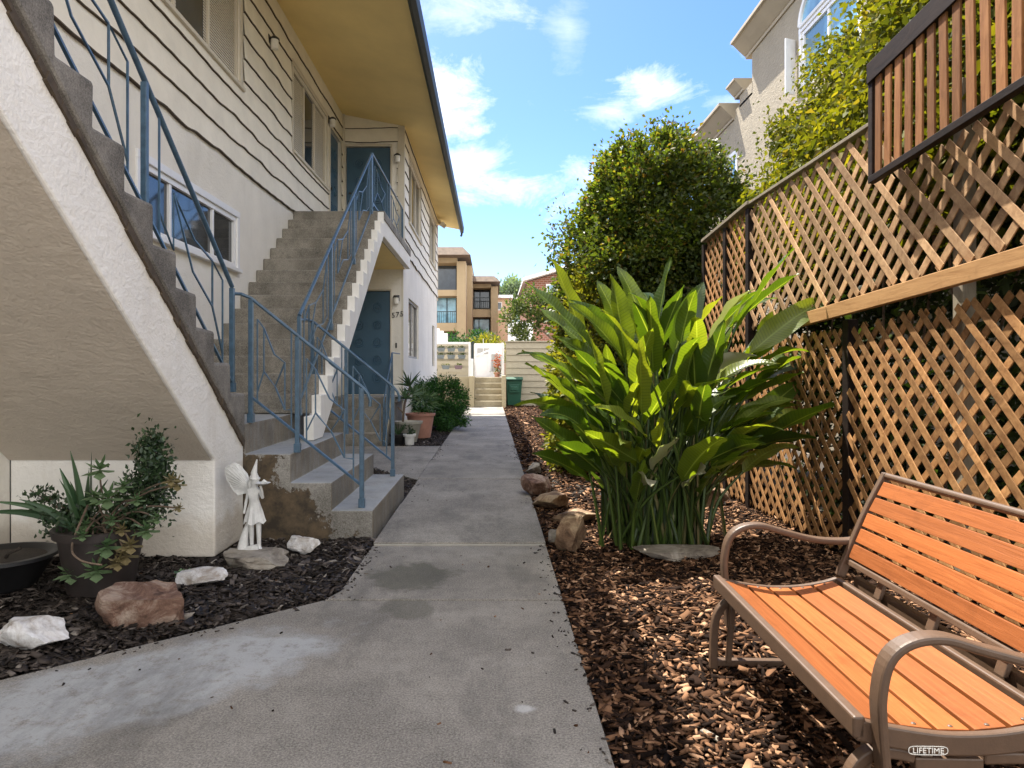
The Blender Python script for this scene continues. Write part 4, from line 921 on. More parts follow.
# ------------------------------------------------------------------ rocks
def rock(name, label, c, size, mat, seed, flat=.0, rot=0, blocky=False):
    bm = bmesh.new(); bmesh.ops.create_icosphere(bm, subdivisions=4, radius=1); rs = np.random.default_rng(seed)
    pl = rs.normal(size=(16, 3)); pl[0] = (.1, .1, 3); pl /= np.linalg.norm(pl, axis=1)[:, None]; dd = rs.uniform(.42, .78, 16)
    if blocky: pl = np.array([(.06, -.12, 1), (0, 0, -1), (1, .3, .15), (-1, .2, -.45), (.15, -1, -.12), (0, 1, 0), (-.7, -.7, -.5), (.8, -.6, -.1)]); pl /= np.linalg.norm(pl, axis=1)[:, None]; dd = np.array([.46, .6, .72, .66, .55, .6, .74, .8])
    from mathutils import noise as mn
    for v in bm.verts:
        p = np.array(v.co)
        for n0, d0 in zip(pl, dd):
            k = p.dot(n0)
            if k > d0: p = p-(k-d0)*n0
        q = Vector(p); q += q.normalized()*(mn.noise(q*3+Vector((seed, 0, 0)))*.08+mn.noise(q*8)*.04+mn.noise(q*17)*.02)
        v.co = q
    bmesh.ops.scale(bm, vec=Vector(size)/2*1.45, verts=bm.verts); bmesh.ops.rotate(bm, matrix=Matrix.Rotation(rot, 3, 'Z'), verts=bm.verts)
    me = bpy.data.meshes.new(name); bm.to_mesh(me); bm.free(); me.polygons.foreach_set('use_smooth', [True]*len(me.polygons)); me.set_sharp_from_angle(angle=R(28))
    me.materials.append(M[mat]); o = bpy.data.objects.new(name, me); COL.objects.link(o); o.location = c; return tag(o, label, 'rock')
rock('garden_rock', 'angular reddish brown rock with a flat top on dark mulch', (-1.74, 3.50, .065), (.33, .23, .27), 'redrock', 31, rot=.12, blocky=True)
rock('garden_rock', 'low white rock at the left frame edge by the path corner', (-2.12, 3.22, .05), (.34, .24, .16), 'whiterock', 8)
rock('garden_rock', 'small white rock between red rock and fairy statue', (-1.72, 4.15, .03), (.22, .16, .11), 'whiterock', 9)
rock('garden_rock', 'white crumpled stone right of the fairy statue', (-1.30, 4.86, .06), (.17, .13, .13), 'whiterock', 10)
rock('garden_rock', 'flat grey brown rock under the fairy statue', (-1.56, 4.62, .01), (.46, .32, .12), 'greyrock', 12)
rock('garden_rock', 'upright rust brown rock at the path edge near the paddle plant', (.585, 5.0, .11), (.22, .2, .27), 'tanrock', 13, rot=.5)
rock('garden_rock', 'small dark stone left of the rust brown rock', (.46, 5.22, .03), (.10, .12, .09), 'greyrock', 14)
rock('garden_rock', 'long tan rock halfway along the bed border', (.56, 6.45, .07), (.30, .34, .16), 'tanrock', 15)
rock('garden_rock', 'rounded brown rock under the lowest left leaves', (.48, 7.2, .10), (.28, .28, .20), 'redrock', 16)
rock('garden_rock', 'pale sunlit rock between path and plant stalks', (.68, 5.8, .05), (.30, .26, .12), 'tanrock', 17)
rock('garden_rock', 'brown rock under the right side leaves beside the fence', (2.05, 6.6, .08), (.34, .26, .22), 'tanrock', 18)
rock('garden_rock', 'flat dark stone in front of the paddle plant stalks', (1.25, 4.72, .02), (.56, .24, .10), 'greyrock', 19)
rock('garden_rock', 'small pale stone far along the right bed', (.52, 8.6, .05), (.2, .2, .14), 'greyrock', 20)
for (x, y, rz, ln, lb) in ((1.0, 2.95, 1.9, .14, 'long pale bark strip lying left of the bench leg'), (.93, 2.35, 2.2, .11, 'short pale bark strip in front of the bench')):
    mb = MB(); mb.obox((x-.18, y, .022), (math.cos(rz)*ln/2, math.sin(rz)*ln/2, .004), (-math.sin(rz)*.012, math.cos(rz)*.012, 0), (0, 0, .004)); tag(build(mb, 'bark_strip', 'greyrock', bevel=.003, loc=(x-.18, y, 0)), lb, 'bark')

# ------------------------------------------------------------------ fairy statue
st = thing('garden_statue', 'white fairy statue with ribbed wing and pointed hat standing on a rock', 'statue', (-1.62, 4.72, .06))
def skinned(name, verts, edges, mat, parent, sub=2):
    me = bpy.data.meshes.new(name); me.from_pydata([v[:3] for v in verts], edges, []); o = bpy.data.objects.new(name, me); COL.objects.link(o)
    o.modifiers.new('skin', 'SKIN'); sk = me.skin_vertices[0].data
    for i, v in enumerate(verts): sk[i].radius = (v[3], v[3] if len(v) < 5 else v[4])
    sk[0].use_root = True
    s = o.modifiers.new('sub', 'SUBSURF'); s.levels = s.render_levels = sub
    bpy.context.view_layer.update(); dg = bpy.context.evaluated_depsgraph_get(); m2 = bpy.data.meshes.new_from_object(o.evaluated_get(dg)); bpy.data.objects.remove(o)
    m2.name = name; m2.polygons.foreach_set('use_smooth', [True]*len(m2.polygons)); m2.materials.clear(); return mkobj(name, m2, mat, parent)
X0, Yq, Z0 = -1.60, 4.72, .05
def q(x, y, z, r, r2=None): return (X0+x, Yq+y, Z0+z, r, r2 or r)
vs = [q(0, 0, .30, .045), q(-.005, 0, .36, .032), q(0, 0, .42, .042), q(0, 0, .455, .018), q(.006, 0, .49, .032), q(.008, 0, .525, .028),
      q(-.025, 0, .20, .022), q(-.02, 0, .10, .017), q(-.02, 0, .02, .014), q(-.005, -.035, .005, .012),
      q(.03, .0, .20, .022), q(.035, -.01, .10, .017), q(.035, 0, .02, .014), q(.06, -.03, .005, .012),
      q(-.04, 0, .43, .017), q(-.058, 0, .36, .012), q(-.068, -.01, .29, .010), q(-.072, -.015, .262, .010),
      q(.04, -.005, .43, .017), q(.066, -.015, .375, .012), q(.062, -.03, .44, .009), q(.055, -.04, .475, .010)]
es = [(0, 1), (1, 2), (2, 3), (3, 4), (4, 5), (0, 6), (6, 7), (7, 8), (8, 9), (0, 10), (10, 11), (11, 12), (12, 13), (2, 14), (14, 15), (15, 16), (16, 17), (2, 18), (18, 19), (19, 20), (20, 21)]
st.scale = (.93, .93, .93)
skinned('body', vs, es, 'statue', st)
m = MB(); n = 40; prof = [(.032, .365), (.042, .33), (.055, .28), (.068, .23), (.076, .20)]
vsx = [(X0+r*(1+.10*math.sin(k*2*math.pi/n*9)*(r > .05))*math.cos(2*math.pi*k/n), Yq+r*.8*(1+.10*math.sin(k*2*math.pi/n*9)*(r > .05))*math.sin(2*math.pi*k/n), Z0+z+(.012*math.sin(k*2*math.pi/n*5) if z < .22 else 0)) for r, z in prof for k in range(n)]
m.raw(vsx, [(i*n+k, i*n+(k+1) % n, (i+1)*n+(k+1) % n, (i+1)*n+k) for i in range(4) for k in range(n)]); build(m, 'skirt', 'statue', st, smooth=True)
m = MB(); m.tube([(X0+.004, Yq, Z0+.515), (X0-.004, Yq, Z0+.56), (X0+.008, Yq, Z0+.61), (X0+.018, Yq, Z0+.655)], [.031, .022, .012, .004], 12); m.lathe((X0+.004, Yq, Z0+.51), [(.034, 0), (.037, .006), (.034, .014)], 16); build(m, 'hat', 'statue', st, smooth=True)
m = MB(); m.tube([(X0-.02, Yq+.02, Z0+.53), (X0-.035, Yq+.02, Z0+.48), (X0-.04, Yq+.025, Z0+.44)], [.02, .024, .012], 8)
m.raw([(X0+.036+a, Yq-.02+b, Z0+.497+c) for a, b, c in ((-.01, -.008, .01), (-.01, .008, .01), (-.01, 0, -.008), (.008, 0, 0))], [(0, 1, 3), (1, 2, 3), (2, 0, 3)]); build(m, 'hair', 'statue', st, smooth=True)
m = MB(); m.lathe((X0+.075, Yq-.045, Z0+.488), [(.004, -.012), (.035, -.004), (.055, .006), (.05, .008), (.02, .002), (.002, .002)], 16); m.tube([(X0+.07, Yq-.045, Z0+.493), (X0+.085, Yq-.045, Z0+.506), (X0+.105, Yq-.045, Z0+.50)], [.01, .014, .004], 8); build(m, 'tray', 'statue', st, smooth=True)
m = MB(); m.tube([(X0-.05, Yq+.01, Z0+.20), (X0-.075, Yq, Z0+.09), (X0-.085, Yq-.01, Z0-.02)], [.012, .03, .045], 10); m.tube([(X0+.04, Yq-.02, Z0+.02), (X0-.03, Yq-.02, Z0-.01), (X0-.1, Yq-.01, Z0-.03)], [.03, .045, .03], 10); build(m, 'drapery', 'statue', st, smooth=True)
for side_, yo in ((-1, .035), (-1, .075)):
    m = MB(); root = Vector((X0-.015, Yq+.03, Z0+.42)); rim = []
    for k in range(13):
        a = R(186-k*5.6)-(.0 if yo < .05 else .10); rr = [.10, .115, .13, .145, .16, .178, .196, .214, .23, .24, .235, .20, .13][k]
        rim.append(Vector((X0-.02+rr*1.12*math.cos(a), Yq+yo+.02*math.sin(k*.5), Z0+.405+rr*1.12*math.sin(a))))
    for a, b in zip(rim, rim[1:]): m.raw([root, a, b, root+Vector((0, .006, 0)), a+Vector((0, .006, 0)), b+Vector((0, .006, 0))], [(0, 1, 2), (5, 4, 3), (1, 4, 5, 2)])
    for a in rim: m.tube([root, a], [.004, .0035], 5)
    m.tube(rim, .005, 6); build(m, 'wing', 'statue', st)

# ------------------------------------------------------------------ potted plants, left bed
def pot_prof(r0, r1, h, rim=.02): return [(r0, 0), (r0+.003, .0), (r1-.01, h-.05), (r1-.008, h-.048), (r1+rim*.6, h-.045), (r1+rim, h), (r1, h+.002), (r1-.015, h-.03), (r1-.05, h-.035)]
def pot(name, label, c, r0, r1, h, mat, cat='pot'):
    t = thing(name, label, cat, c); m = MB(); m.lathe(c, pot_prof(r0, r1, h), 28); build(m, 'pot', mat, t, smooth=True, ang=35)
    m = MB(); m.lathe((c[0], c[1], c[2]+h-.05), [(r1-.03, 0), (r1-.03, .012), (.01, .02)], 20); build(m, 'soil', 'soil', t); return t
PC = (-2.26, 4.05, 0)
pp = pot('potted_succulents', 'big dark pot of aloe and trailing succulents under the stairs', PC, .17, .235, .36, 'darkpot', 'potted plant')
def blade(m, base, tip, w, bend=.15, k=8):
    base, tip = Vector(base), Vector(tip); d = (tip-base); s = d.cross(Vector((random.uniform(-1, 1), random.uniform(-1, 1), .4))).normalized(); side = s*w/2; n0 = d.cross(s).normalized()
    vs = []
    for i in range(k+1):
        t = i/k; p = base+d*t+Vector((0, 0, 1))*bend*math.sin(math.pi*t)*d.length; ww = (1-t**1.6)*.9+.05 if t > .1 else .8
        vs += [p-side*ww, p-n0*w*.22*ww, p+side*ww, p+n0*w*.08*ww]
    m.raw(vs, [(i*4+j, i*4+(j+1) % 4, (i+1)*4+(j+1) % 4, (i+1)*4+j) for i in range(k) for j in range(4)])
m = MB(); b0 = Vector((-2.36, 4.05, .33))
for tp, w in (((-2.41, 4.0, .80), .05), ((-2.30, 4.02, .79), .045), ((-2.47, 4.0, .70), .045), ((-2.36, 4.1, .68), .04), ((-2.90, 3.95, .455), .045), ((-2.82, 3.9, .53), .035), ((-2.6, 3.85, .55), .04), ((-2.38, 3.85, .66), .04), ((-2.25, 4.1, .62), .04), ((-2.5, 4.15, .6), .035)): blade(m, b0+Vector((random.uniform(-.03, .03), random.uniform(-.03, .03), 0)), tp, w*1.5, .08)
build(m, 'aloe', 'aloe', pp, smooth=True)
def rosette(m, c, r, n=14, tilt=.5):
    m.mark()
    for i in range(n):
        a = i*2.4; rr = r*1.25*(.45+.55*i/n); e = 1.1-.9*i/n
        d = Vector((math.cos(a)*math.cos(e), math.sin(a)*math.cos(e), math.sin(e))); d = (Matrix.Rotation(2.2*tilt, 3, 'X')@Matrix.Identity(3)) @ d
        s = d.cross(Vector((0, 0, 1))).normalized()*rr*.34; u = d.cross(s).normalized()*rr*.06; c0 = Vector(c)
        m.raw([c0, c0+d*rr*.65+s, c0+d*rr, c0+d*rr*.65-s, c0+d*rr*.6+u*1.5], [(0, 1, 4), (1, 2, 4), (2, 3, 4), (3, 0, 4)])
m = MB(); m2 = MB(); ms = MB()
ros = [(100, 470, .085, 0), (108, 498, .09, 0), (123, 486, .06, 0), (94, 496, .06, 0), (107, 546, .095, 0), (72, 573, .085, 0), (97, 570, .09, 0), (147, 530, .075, 0), (126, 555, .075, 1), (118, 563, .06, 1), (131, 545, .07, 1), (92, 545, .05, 1), (79, 549, .05, 0), (157, 518, .05, 0), (86, 525, .05, 0), (177, 484, .06, 1), (171, 480, .05, 1), (179, 508, .035, 1), (83, 535, .05, 0), (112, 520, .05, 0), (122, 530, .05, 1), (137, 500, .05, 0)]
for x, y, r, dry in ros:
    c = px(x, y, 3.82+random.uniform(-.05, .1)); rosette(m2 if dry else m, c, r); ms.tube(smoothpts([(-2.26+random.uniform(-.08, .08), 4.0, .34), ((c.x-2.26)/2, 3.95, (c.z+.40)/2+.03), c], 4), .005, 5)
build_each(m, 'rosette', 'succulent', pp); build_each(m2, 'rosette', 'drysucc', pp); build(ms, 'stems', 'bark', pp, smooth=True)
# upright small-leaved shrub and dark sprigs
P, D = [], []
for (x, y, w, h, n) in ((150, 460, .09, .16, 420), (155, 490, .12, .15, 420), (140, 515, .12, .10, 260), (133, 490, .05, .10, 140), (160, 470, .06, .12, 160), (150, 445, .045, .07, 110), (48, 500, .10, .03, 60), (40, 492, .05, .025, 30), (65, 513, .10, .06, 130), (85, 515, .1, .07, 110), (115, 505, .14, .06, 120), (128, 520, .1, .06, 120), (58, 530, .05, .05, 50), (100, 525, .1, .05, 120)):
    n = int(n*1.7); c = px(x, y, 4.05); k = rng.normal(size=(n, 3))*np.array([w*.45, .06, h*.5])+np.array(c); P.append(k); D.append(rng.normal(size=(n, 3))+np.array([0, 0, .7]))
P = np.concatenate(P); D = np.concatenate(D); V, F = leafmesh(P, D, rng.uniform(.024, .042, len(P)), .55, .2); npobj('shrub_leaves', V, F, 'darkleaf', pp)
m = MB()
for e in ((150, 452), (156, 480), (135, 485), (140, 500), (162, 470), (45, 495), (60, 505), (30, 490)):
    m.tube(smoothpts([(-2.2, 4.05, .33), ((px(*e, 4.05).x-2.2)/2, 4.06, (px(*e, 4.05).z+.33)/2-.03), px(*e, 4.05)], 4), [.01-.007*i/8 for i in range(9)], 5)
m.tube(smoothpts([px(88, 505, 3.9), px(72, 545, 3.8), px(80, 560, 3.75), px(102, 565, 3.75)], 5), .006, 5); build(m, 'branches', 'bark', pp, smooth=True)
# small low succulent in the mulch
m = MB()
for i in range(5): rosette(m, (-1.82+random.uniform(-.05, .05), 4.2+random.uniform(-.03, .03), .03), .045, 10, .2)
tag(build(m, 'small_succulent', 'succulent', loc=(-1.82, 4.2, 0)), 'tiny green succulent in the mulch left of the small white rock', 'plant')
# black trough at the left edge
t = thing('planter_bowl', 'wide black planter bowl under the stairs at the left edge', 'planter', (-2.83, 4.05, 0)); m = MB(); m.lathe((-2.83, 4.05, 0), [(.14, 0), (.17, .02), (.26, .17), (.285, .18), (.285, .20), (.25, .20), (.2, .16)], 28); build(m, 'bowl', 'black', t, smooth=True)
m = MB(); m.tube([(-2.83, 4.05, .15), (-2.75, 3.98, .22), (-2.68, 3.98, .25)], .01, 6); m.lathe((-2.83, 4.05, .165), [(.22, 0), (.22, .012), (.01, .02)], 20); build(m, 'soil', 'soil', t)

# ------------------------------------------------------------------ pots by the far front door
t1 = pot('potted_plant', 'terracotta pot with spiky grey green plant beside the round bush', (-1.37, 14.2-.8, 0), .19, .27, .46, 'terracotta', 'potted plant')
P, D = crown_points((-1.42, 13.4, .66), (.25, .2, .22), 240, 14, .25, .4); V, F = leafmesh(P, D+np.array([0, 0, .5]), rng.uniform(.1, .24, len(P)), .16, .2); npobj('leaves', V, F, 'succulent', t1)
t2 = pot('potted_plant', 'square shouldered grey pot holding a bare stemmed rosette plant', (-1.50, 12.55, 0), .15, .24, .37, 'stonepot', 'potted plant')
m = MB(); m.tube(smoothpts([(-1.6, 12.55, .33), (-1.58, 12.55, .55), (-1.55, 12.55, .75), (-1.47, 12.55, .98)], 4), .022, 6); m.tube([(-1.58, 12.55, .5), (-1.68, 12.5, .62)], .014, 6); build(m, 'stem', 'bark', t2, smooth=True)
m = MB()
for c, r in (((-1.48, 12.55, 1.0), .36), ((-1.55, 12.5, .78), .26), ((-1.42, 12.55, .85), .26)):
    for i in range(16):
        a = random.uniform(0, 6.28); e = random.uniform(-.2, 1.3); blade(m, c, Vector(c)+Vector((math.cos(a)*math.cos(e), math.sin(a)*math.cos(e), math.sin(e)))*r*random.uniform(.7, 1), .045, .05, 5)
build(m, 'leaves', 'aloe', t2, smooth=True)
t3 = pot('potted_plant', 'small white pot with a tiny green plant in front of the grey pot', (-1.41, 11.98, 0), .07, .095, .19, 'whitepot', 'potted plant')
P, D = crown_points((-1.41, 11.98, .24), (.09, .09, .07), 90, 8, .25, .4); V, F = leafmesh(P, D, .05, .5); npobj('leaves', V, F, 'darkleaf', t3)
t4 = pot('potted_plant', 'small black pot with upright strappy leaves left of the white pot', (-1.62, 12.1, 0), .10, .14, .18, 'black', 'potted plant')
m = MB()
for i in range(22):
    a = random.uniform(0, 6.28); blade(m, (-1.62, 12.1, .15), (-1.62+math.cos(a)*.15, 12.1+math.sin(a)*.12, random.uniform(.28, .44)), .02, .05, 5)
build(m, 'leaves', 'aloe', t4, smooth=True)
bh = thing('round_bush', 'rounded dark green feathery bush beside the path at the far building', 'bush', (-1.25, 15.5, 0))
trunk(bh, [(-1.2, 15.6, -.05), (-1.2, 15.6, .5)], (.05, .03))
P1, D1 = crown_points((-1.18, 15.6, .62), (.60, .75, .52), 14000, 110, .10, .82); P2, D2 = crown_points((-.98, 15.0, .32), (.42, .5, .34), 5000, 50, .12, .8); P = np.concatenate([P1, P2]); D = np.concatenate([D1, D2]); k = (P[:, 2] > .0) & (P[:, 0] > XF+.03)
V, F = leafmesh(P[k], D[k], rng.uniform(.04, .085, k.sum()), .3, .2); npobj('foliage', V, F, 'juniper', bh)

# ------------------------------------------------------------------ far end: steps, walls, rack, gate, bin
YS = 25.0
ts = thing('garden_steps', 'five sandy steps at the far end of the path', 'steps', (-.14, YS, 0))
poly = [(YS, -.05)]
for k in range(5): poly += [(YS+.28*k, .21*k) if k else (YS, 0), (YS+.28*k, .21*(k+1))]
poly += [(YS+2, 1.05), (YS+2, -.05)]
mb = MB(); mb.prism(poly[1:], -.64, .355, 'x'); build(mb, 'steps', 'sandstep', ts, bevel=.015)
mb = MB(); mb.box(-.82, -.642, YS-.1, YS+1.5, -.05, 1.1); build(mb, 'cheek_wall', 'sandwall', ts, bevel=.01)
mb = MB(); mb.box(.357, .50, YS-.1, YS+1.5, -.05, 1.12); build(mb, 'cheek_wall', 'sandwall', ts, bevel=.01)
mb = MB(); mb.box(-4, -.822, YS+.15, YS+.4, -.05, 1.08); tag(build(mb, 'retaining_wall', 'sandwall', bevel=.01, loc=(-2, YS+.2, 0)), 'low sand coloured retaining wall left of the far steps', 'wall')
mb = MB(); mb.box(-12, 14, YS+1.2, 60, -.05, 1.04); struct(build(mb, 'terrace', 'earth'))
mb = MB(); mb.box(.506, 8, YS+1.0, YS+1.15, -.05, 2.36)
for k in range(9): mb.prism([(YS+.995, .2+k*.24), (YS+.965, .2+k*.24), (YS+.99, .43+k*.24)], .53, 8, 'x')
mb.box(.506, 8, YS+.94, YS+1.18, 2.362, 2.40); w = tag(build(mb, 'board_wall', 'beige', bevel=.004, loc=(3, YS+2, 0)), 'beige horizontal board wall behind the green bin', 'wall')
b = thing('wheelie_bin', 'green lidded rubbish bin beside the far steps', 'bin', (.8, 25.6, 0))
mb = MB(); vs = [(x, y, z) for z, s in ((.05, .8), (.95, 1.0)) for x, y in ((.8-.29*s, 25.6-.30*s), (.8+.29*s, 25.6-.30*s), (.8+.29*s, 25.6+.33*s), (.8-.29*s, 25.6+.33*s))]
mb.raw(vs, [(0, 1, 5, 4), (1, 2, 6, 5), (2, 3, 7, 6), (3, 0, 4, 7), (3, 2, 1, 0), (4, 5, 6, 7)]); mb.box(.62, .98, 25.27, 25.30, .5, .80); mb.box(.68, .92, 25.24, 25.275, .58, .72); build(mb, 'body', 'greenbin', b, bevel=.015)
mb = MB(); mb.prism([(25.24, .955), (25.24, 1.0), (25.5, 1.07), (25.95, 1.06), (25.98, .955)], .48, 1.12, 'x'); build(mb, 'lid', 'greenbin', b, bevel=.012)
for x in (.56, 1.04): mb = MB(); mb.tube([(x-.03, 25.85, .09), (x+.03, 25.85, .09)], .09, 16); build(mb, 'wheel', 'black', b)
# rack of hanging planters
rk = thing('planter_rack', 'white framed rack of slats with hanging planters at the far end', 'rack', (-1.45, 25.6, 1.08))
mb = MB(); mb.box(-2.15, -.78, 25.5, 25.62, 2.26, 2.34); mb.box(-2.15, -2.07, 25.5, 25.62, 1.09, 2.258); mb.box(-.86, -.78, 25.5, 25.62, 1.09, 2.258); build(mb, 'frame', 'white', rk, bevel=.006)
mb = MB()
for z in (1.16, 1.40, 1.64, 1.88, 2.10): mb.box(-2.068, -.862, 25.55, 25.57, z, z+.09)
build(mb, 'slats', 'beige', rk)
for i, (row, colx) in enumerate([(r, c) for r, cs in ((2.06, (-1.85, -1.48, -1.11)), (1.80, (-1.87, -1.48, -1.10)), (1.42, (-1.68, -1.22))) for c in cs]):
    lab = ['top left', 'top middle', 'top right', 'middle row left', 'centre of the middle row', 'middle row right', 'bottom row left', 'bottom row right, plum coloured'][i]
    t = thing('hanging_planter', 'tapered planter on the far white rack, '+lab, 'planter', (colx, 25.45, row), 'planters hanging on the rack')
    mb = MB(); w = .15; vs = [(colx+sx*w*s, 25.45+sy*.07*s, row+z) for z, s in ((-.07, .75), (.07, 1.0)) for sx, sy in ((-1, -1), (1, -1), (1, 1), (-1, 1))]
    mb.raw(vs, [(0, 1, 5, 4), (1, 2, 6, 5), (2, 3, 7, 6), (3, 0, 4, 7), (3, 2, 1, 0)]); build(mb, 'pot', 'plumpot' if i == 7 else 'bluepot', t, bevel=.008)
    P = rng.normal(size=(26, 3))*np.array([.07, .03, .02])+np.array([colx, 25.45, row+.09]); V, F = leafmesh(P, rng.normal(size=(26, 3))+np.array([0, 0, .8]), .07, .5); npobj('plant', V, F, 'farleaf', t)
# white shed with gate
sh = thing('garden_gate', 'white gate and trellis wall above the far steps', 'gate', (-.15, 28, 1.04))
mb = MB(); mb.box(-.72, .5, 28.6, 28.7, 1.04, 2.42); build(mb, 'wall', 'white', sh)
mb = MB(); mb.box(-2.6, -.722, 28.6, 28.7, 1.04, 2.38); build(mb, 'trellis_wall', 'beige', sh)
mb = MB(); mb.box(-.64, -.1, 28.2, 28.26, 1.06, 1.95); mb.box(-.15, -.10, 28.15, 28.195, 1.06, 2.1); mb.obox((-.3, 28.17, 2.05), (.40, 0, .16), (0, .015, 0), (-.012, 0, .03)); mb.obox((.2, 28.17, 2.05), (.22, 0, -.12), (0, .012, 0), (.01, 0, .025)); mb.box(-.36, -.34, 28.1, 28.12, 1.9, 2.6); build(mb, 'gate_panel', 'white', sh, bevel=.006)
mb = MB(); mb.box(-.60, -.10, 28.56, 28.598, 1.98, 2.22); mb.mark(); mb.box(-.02, .4, 28.56, 28.598, 1.3, 1.98); build_each(mb, 'opening', 'grey_trim', sh)
mb = MB(); mb.box(-.80, -.70, 26.3, 26.4, 1.04, 1.75); mb.mark(); mb.box(.36, .44, 26.3, 26.4, 1.04, 2.35); build_each(mb, 'post', 'white', sh, bevel=.005)
mb = MB(); mb.box(-.79, -.69, 26.41, 26.5, 1.04, 2.38); build(mb, 'downpipe', 'gutter', sh)
fl = thing('flowering_plant', 'small plant with red flowers beside the white gate', 'plant', (.18, 27, 1.04))
P = rng.normal(size=(90, 3))*np.array([.07, .08, .20])+np.array([.22, 27, 1.6]); V, F = leafmesh(P, rng.normal(size=(90, 3)), .09, .7); npobj('flowers', V, F, 'redflower', fl)
P = rng.normal(size=(90, 3))*np.array([.09, .08, .12])+np.array([.22, 27, 1.25]); V, F = leafmesh(P, rng.normal(size=(90, 3)), .09, .5); npobj('leaves', V, F, 'farleaf', fl)
mb = MB(); mb.lathe((.2, 27, 1.04), pot_prof(.09, .12, .2), 14); build(mb, 'pot', 'terracotta', fl, smooth=True)

# ------------------------------------------------------------------ buildings beyond
ap = thing('balcony_apartments', 'three storey tan apartment block with balconies and tiled roof in the distance', 'building', (-2, 46, 1))
def q46(x, y, Y=45): return ((x-492)*Y/700, H-(y-372)*Y/700)
def XZ(x0, x1, y0, y1, Y): a = q46(x0, y1, Y); b = q46(x1, y0, Y); return a[0], b[0], a[1], b[1]
Y = 45
mb = MB()
# left wing: piers and slabs with deep balcony bays
x0, x1, z0, z1 = XZ(425, 457, 262, 380, Y); mb.box(x0, x1, Y+1.3, Y+8, 0, z1)
for (ya, yb) in ((290, 296), (323, 331), (257, 263)): a = XZ(425, 457, ya, yb, Y); mb.box(a[0], a[1], Y-.1, Y+1.3, a[2], a[3])
a = XZ(457, 466, 262, 380, Y); mb.box(a[0], a[1], Y-.3, Y+8, 0, a[3]); 
a = XZ(466, 469, 262, 380, Y); mb.box(a[0], a[1]+.15, Y+1.5, Y+8, 0, a[3])
# right wing set back
a = XZ(465, 491, 287, 380, Y+4); mb.box(a[0], a[1], Y+5.3, Y+11, 0, a[3])
for (ya, yb) in ((283, 288), (309, 317)): a = XZ(465, 491, ya, yb, Y+4); mb.box(a[0], a[1], Y+4, Y+5.3, a[2], a[3])
a = XZ(491, 498, 287, 380, Y+4); mb.box(a[0], a[1], Y+3.7, Y+11, 0, a[3])
build(mb, 'wall', 'tanbuild', ap)
mb = MB()
def hip(mb, x0, x1, y0, y1, ze, zr, inset):
    vs = [(x0, y0, ze), (x1, y0, ze), (x1, y1, ze), (x0, y1, ze), (x0+inset, y0+inset, zr), (x1-inset, y0+inset, zr), (x1-inset, y1-inset, zr), (x0+inset, y1-inset, zr)]
    mb.raw(vs, [(0, 1, 5, 4), (1, 2, 6, 5), (2, 3, 7, 6), (3, 0, 4, 7), (4, 5, 6, 7), (3, 2, 1, 0)])
a = XZ(418, 471, 250, 258, Y); hip(mb, a[0], a[1], Y-1.3, Y+9, a[2], a[3]+.05, .5)
a = XZ(466, 500, 278, 284, Y+4); mb.mark(); hip(mb, a[0], a[1], Y+2.6, Y+12, a[2], a[3], .4); build_each(mb, 'roof', 'rooftile', ap)
fB = plane_fn('-y', Y+1.29); 
for (xa, xb, ya, yb, dv) in ((436, 457, 265, 292, ()), (436, 457, 297, 324, (447,)), (436, 457, 333, 345, ())):
    a = XZ(xa, xb, ya, yb, Y+1.3); window(ap, fB, a[0]-.05, a[1], a[2], a[3], divs=[(d-492)*(Y+1.3)/700 for d in dv], fw=.08, n0=.0, frame='gutter', pane='glass' if ya != 297 else 'glassblue', sill=False)
fB2 = plane_fn('-y', Y+5.29)
for (xa, xb, ya, yb, dv, gl) in ((470, 490, 289, 309, (480,), 'glass'), (470, 490, 318, 345, (479,), 'glassblue')):
    a = XZ(xa, xb, ya, yb, Y+5.3); window(ap, fB2, a[0], a[1], a[2], a[3], divs=[(d-492)*(Y+5.3)/700 for d in dv], fw=.08, n0=0, frame='gutter', pane=gl, sill=False)
for (xa, xb, yt, yb, Yq2) in ((437, 457, 312, 324, Y), (467, 490, 298, 310, Y+4)):
    mb = MB(); a = XZ(xa, xb, yt, yb, Yq2); x = a[0]
    while x < a[1]: mb.box(x, x+.025, Yq2, Yq2+.025, a[2], a[3]); x += .14
    mb.box(a[0], a[1], Yq2-.01, Yq2+.035, a[3], a[3]+.05); build(mb, 'balcony_railing', 'gutter', ap)
ph = thing('peach_house', 'small peach coloured house glimpsed between the apartments and the brick house', 'building', (1, 56, 0))
a = XZ(494, 512, 298, 380, 56); mb = MB(); mb.box(a[0], a[1], 56, 60, 0, a[3]); build(mb, 'wall', 'peachbuild', ph)
a = XZ(494, 513, 295, 298, 55.8); mb = MB(); mb.box(a[0], a[1], 55.7, 60, a[2], a[3]); build(mb, 'roof', 'white', ph)
fP = plane_fn('-y', 56); a = XZ(497, 502, 302, 310, 56); window(ph, fP, a[0], a[1], a[2], a[3], fw=.06, n0=.0)
bk = thing('brick_house', 'red brick house with shallow white edged roof behind the trimmed tree', 'building', (4, 41, 1))
mb = MB(); a = XZ(527, 620, 282, 380, 40); zt1 = q46(570, 270, 40)[1]
mb.prism([(a[0], 0), (a[1], 0), (a[1], zt1+.9), (a[0], a[3])], 40, 50, 'y'); build(mb, 'wall', 'brick', bk)
mb = MB(); mb.prism([(a[0]-.25, a[3]-.02), (a[1], zt1+.9), (a[1], zt1+1.12), (a[0]-.25, a[3]+.16)], 39.3, 50.5, 'y'); build(mb, 'roof', 'white', bk)
fK = plane_fn('-y', 40); b_ = XZ(546, 556, 284, 302, 40); window(bk, fK, b_[0], b_[1], b_[2], b_[3], fw=.08, n0=.0, pane='glassblue')
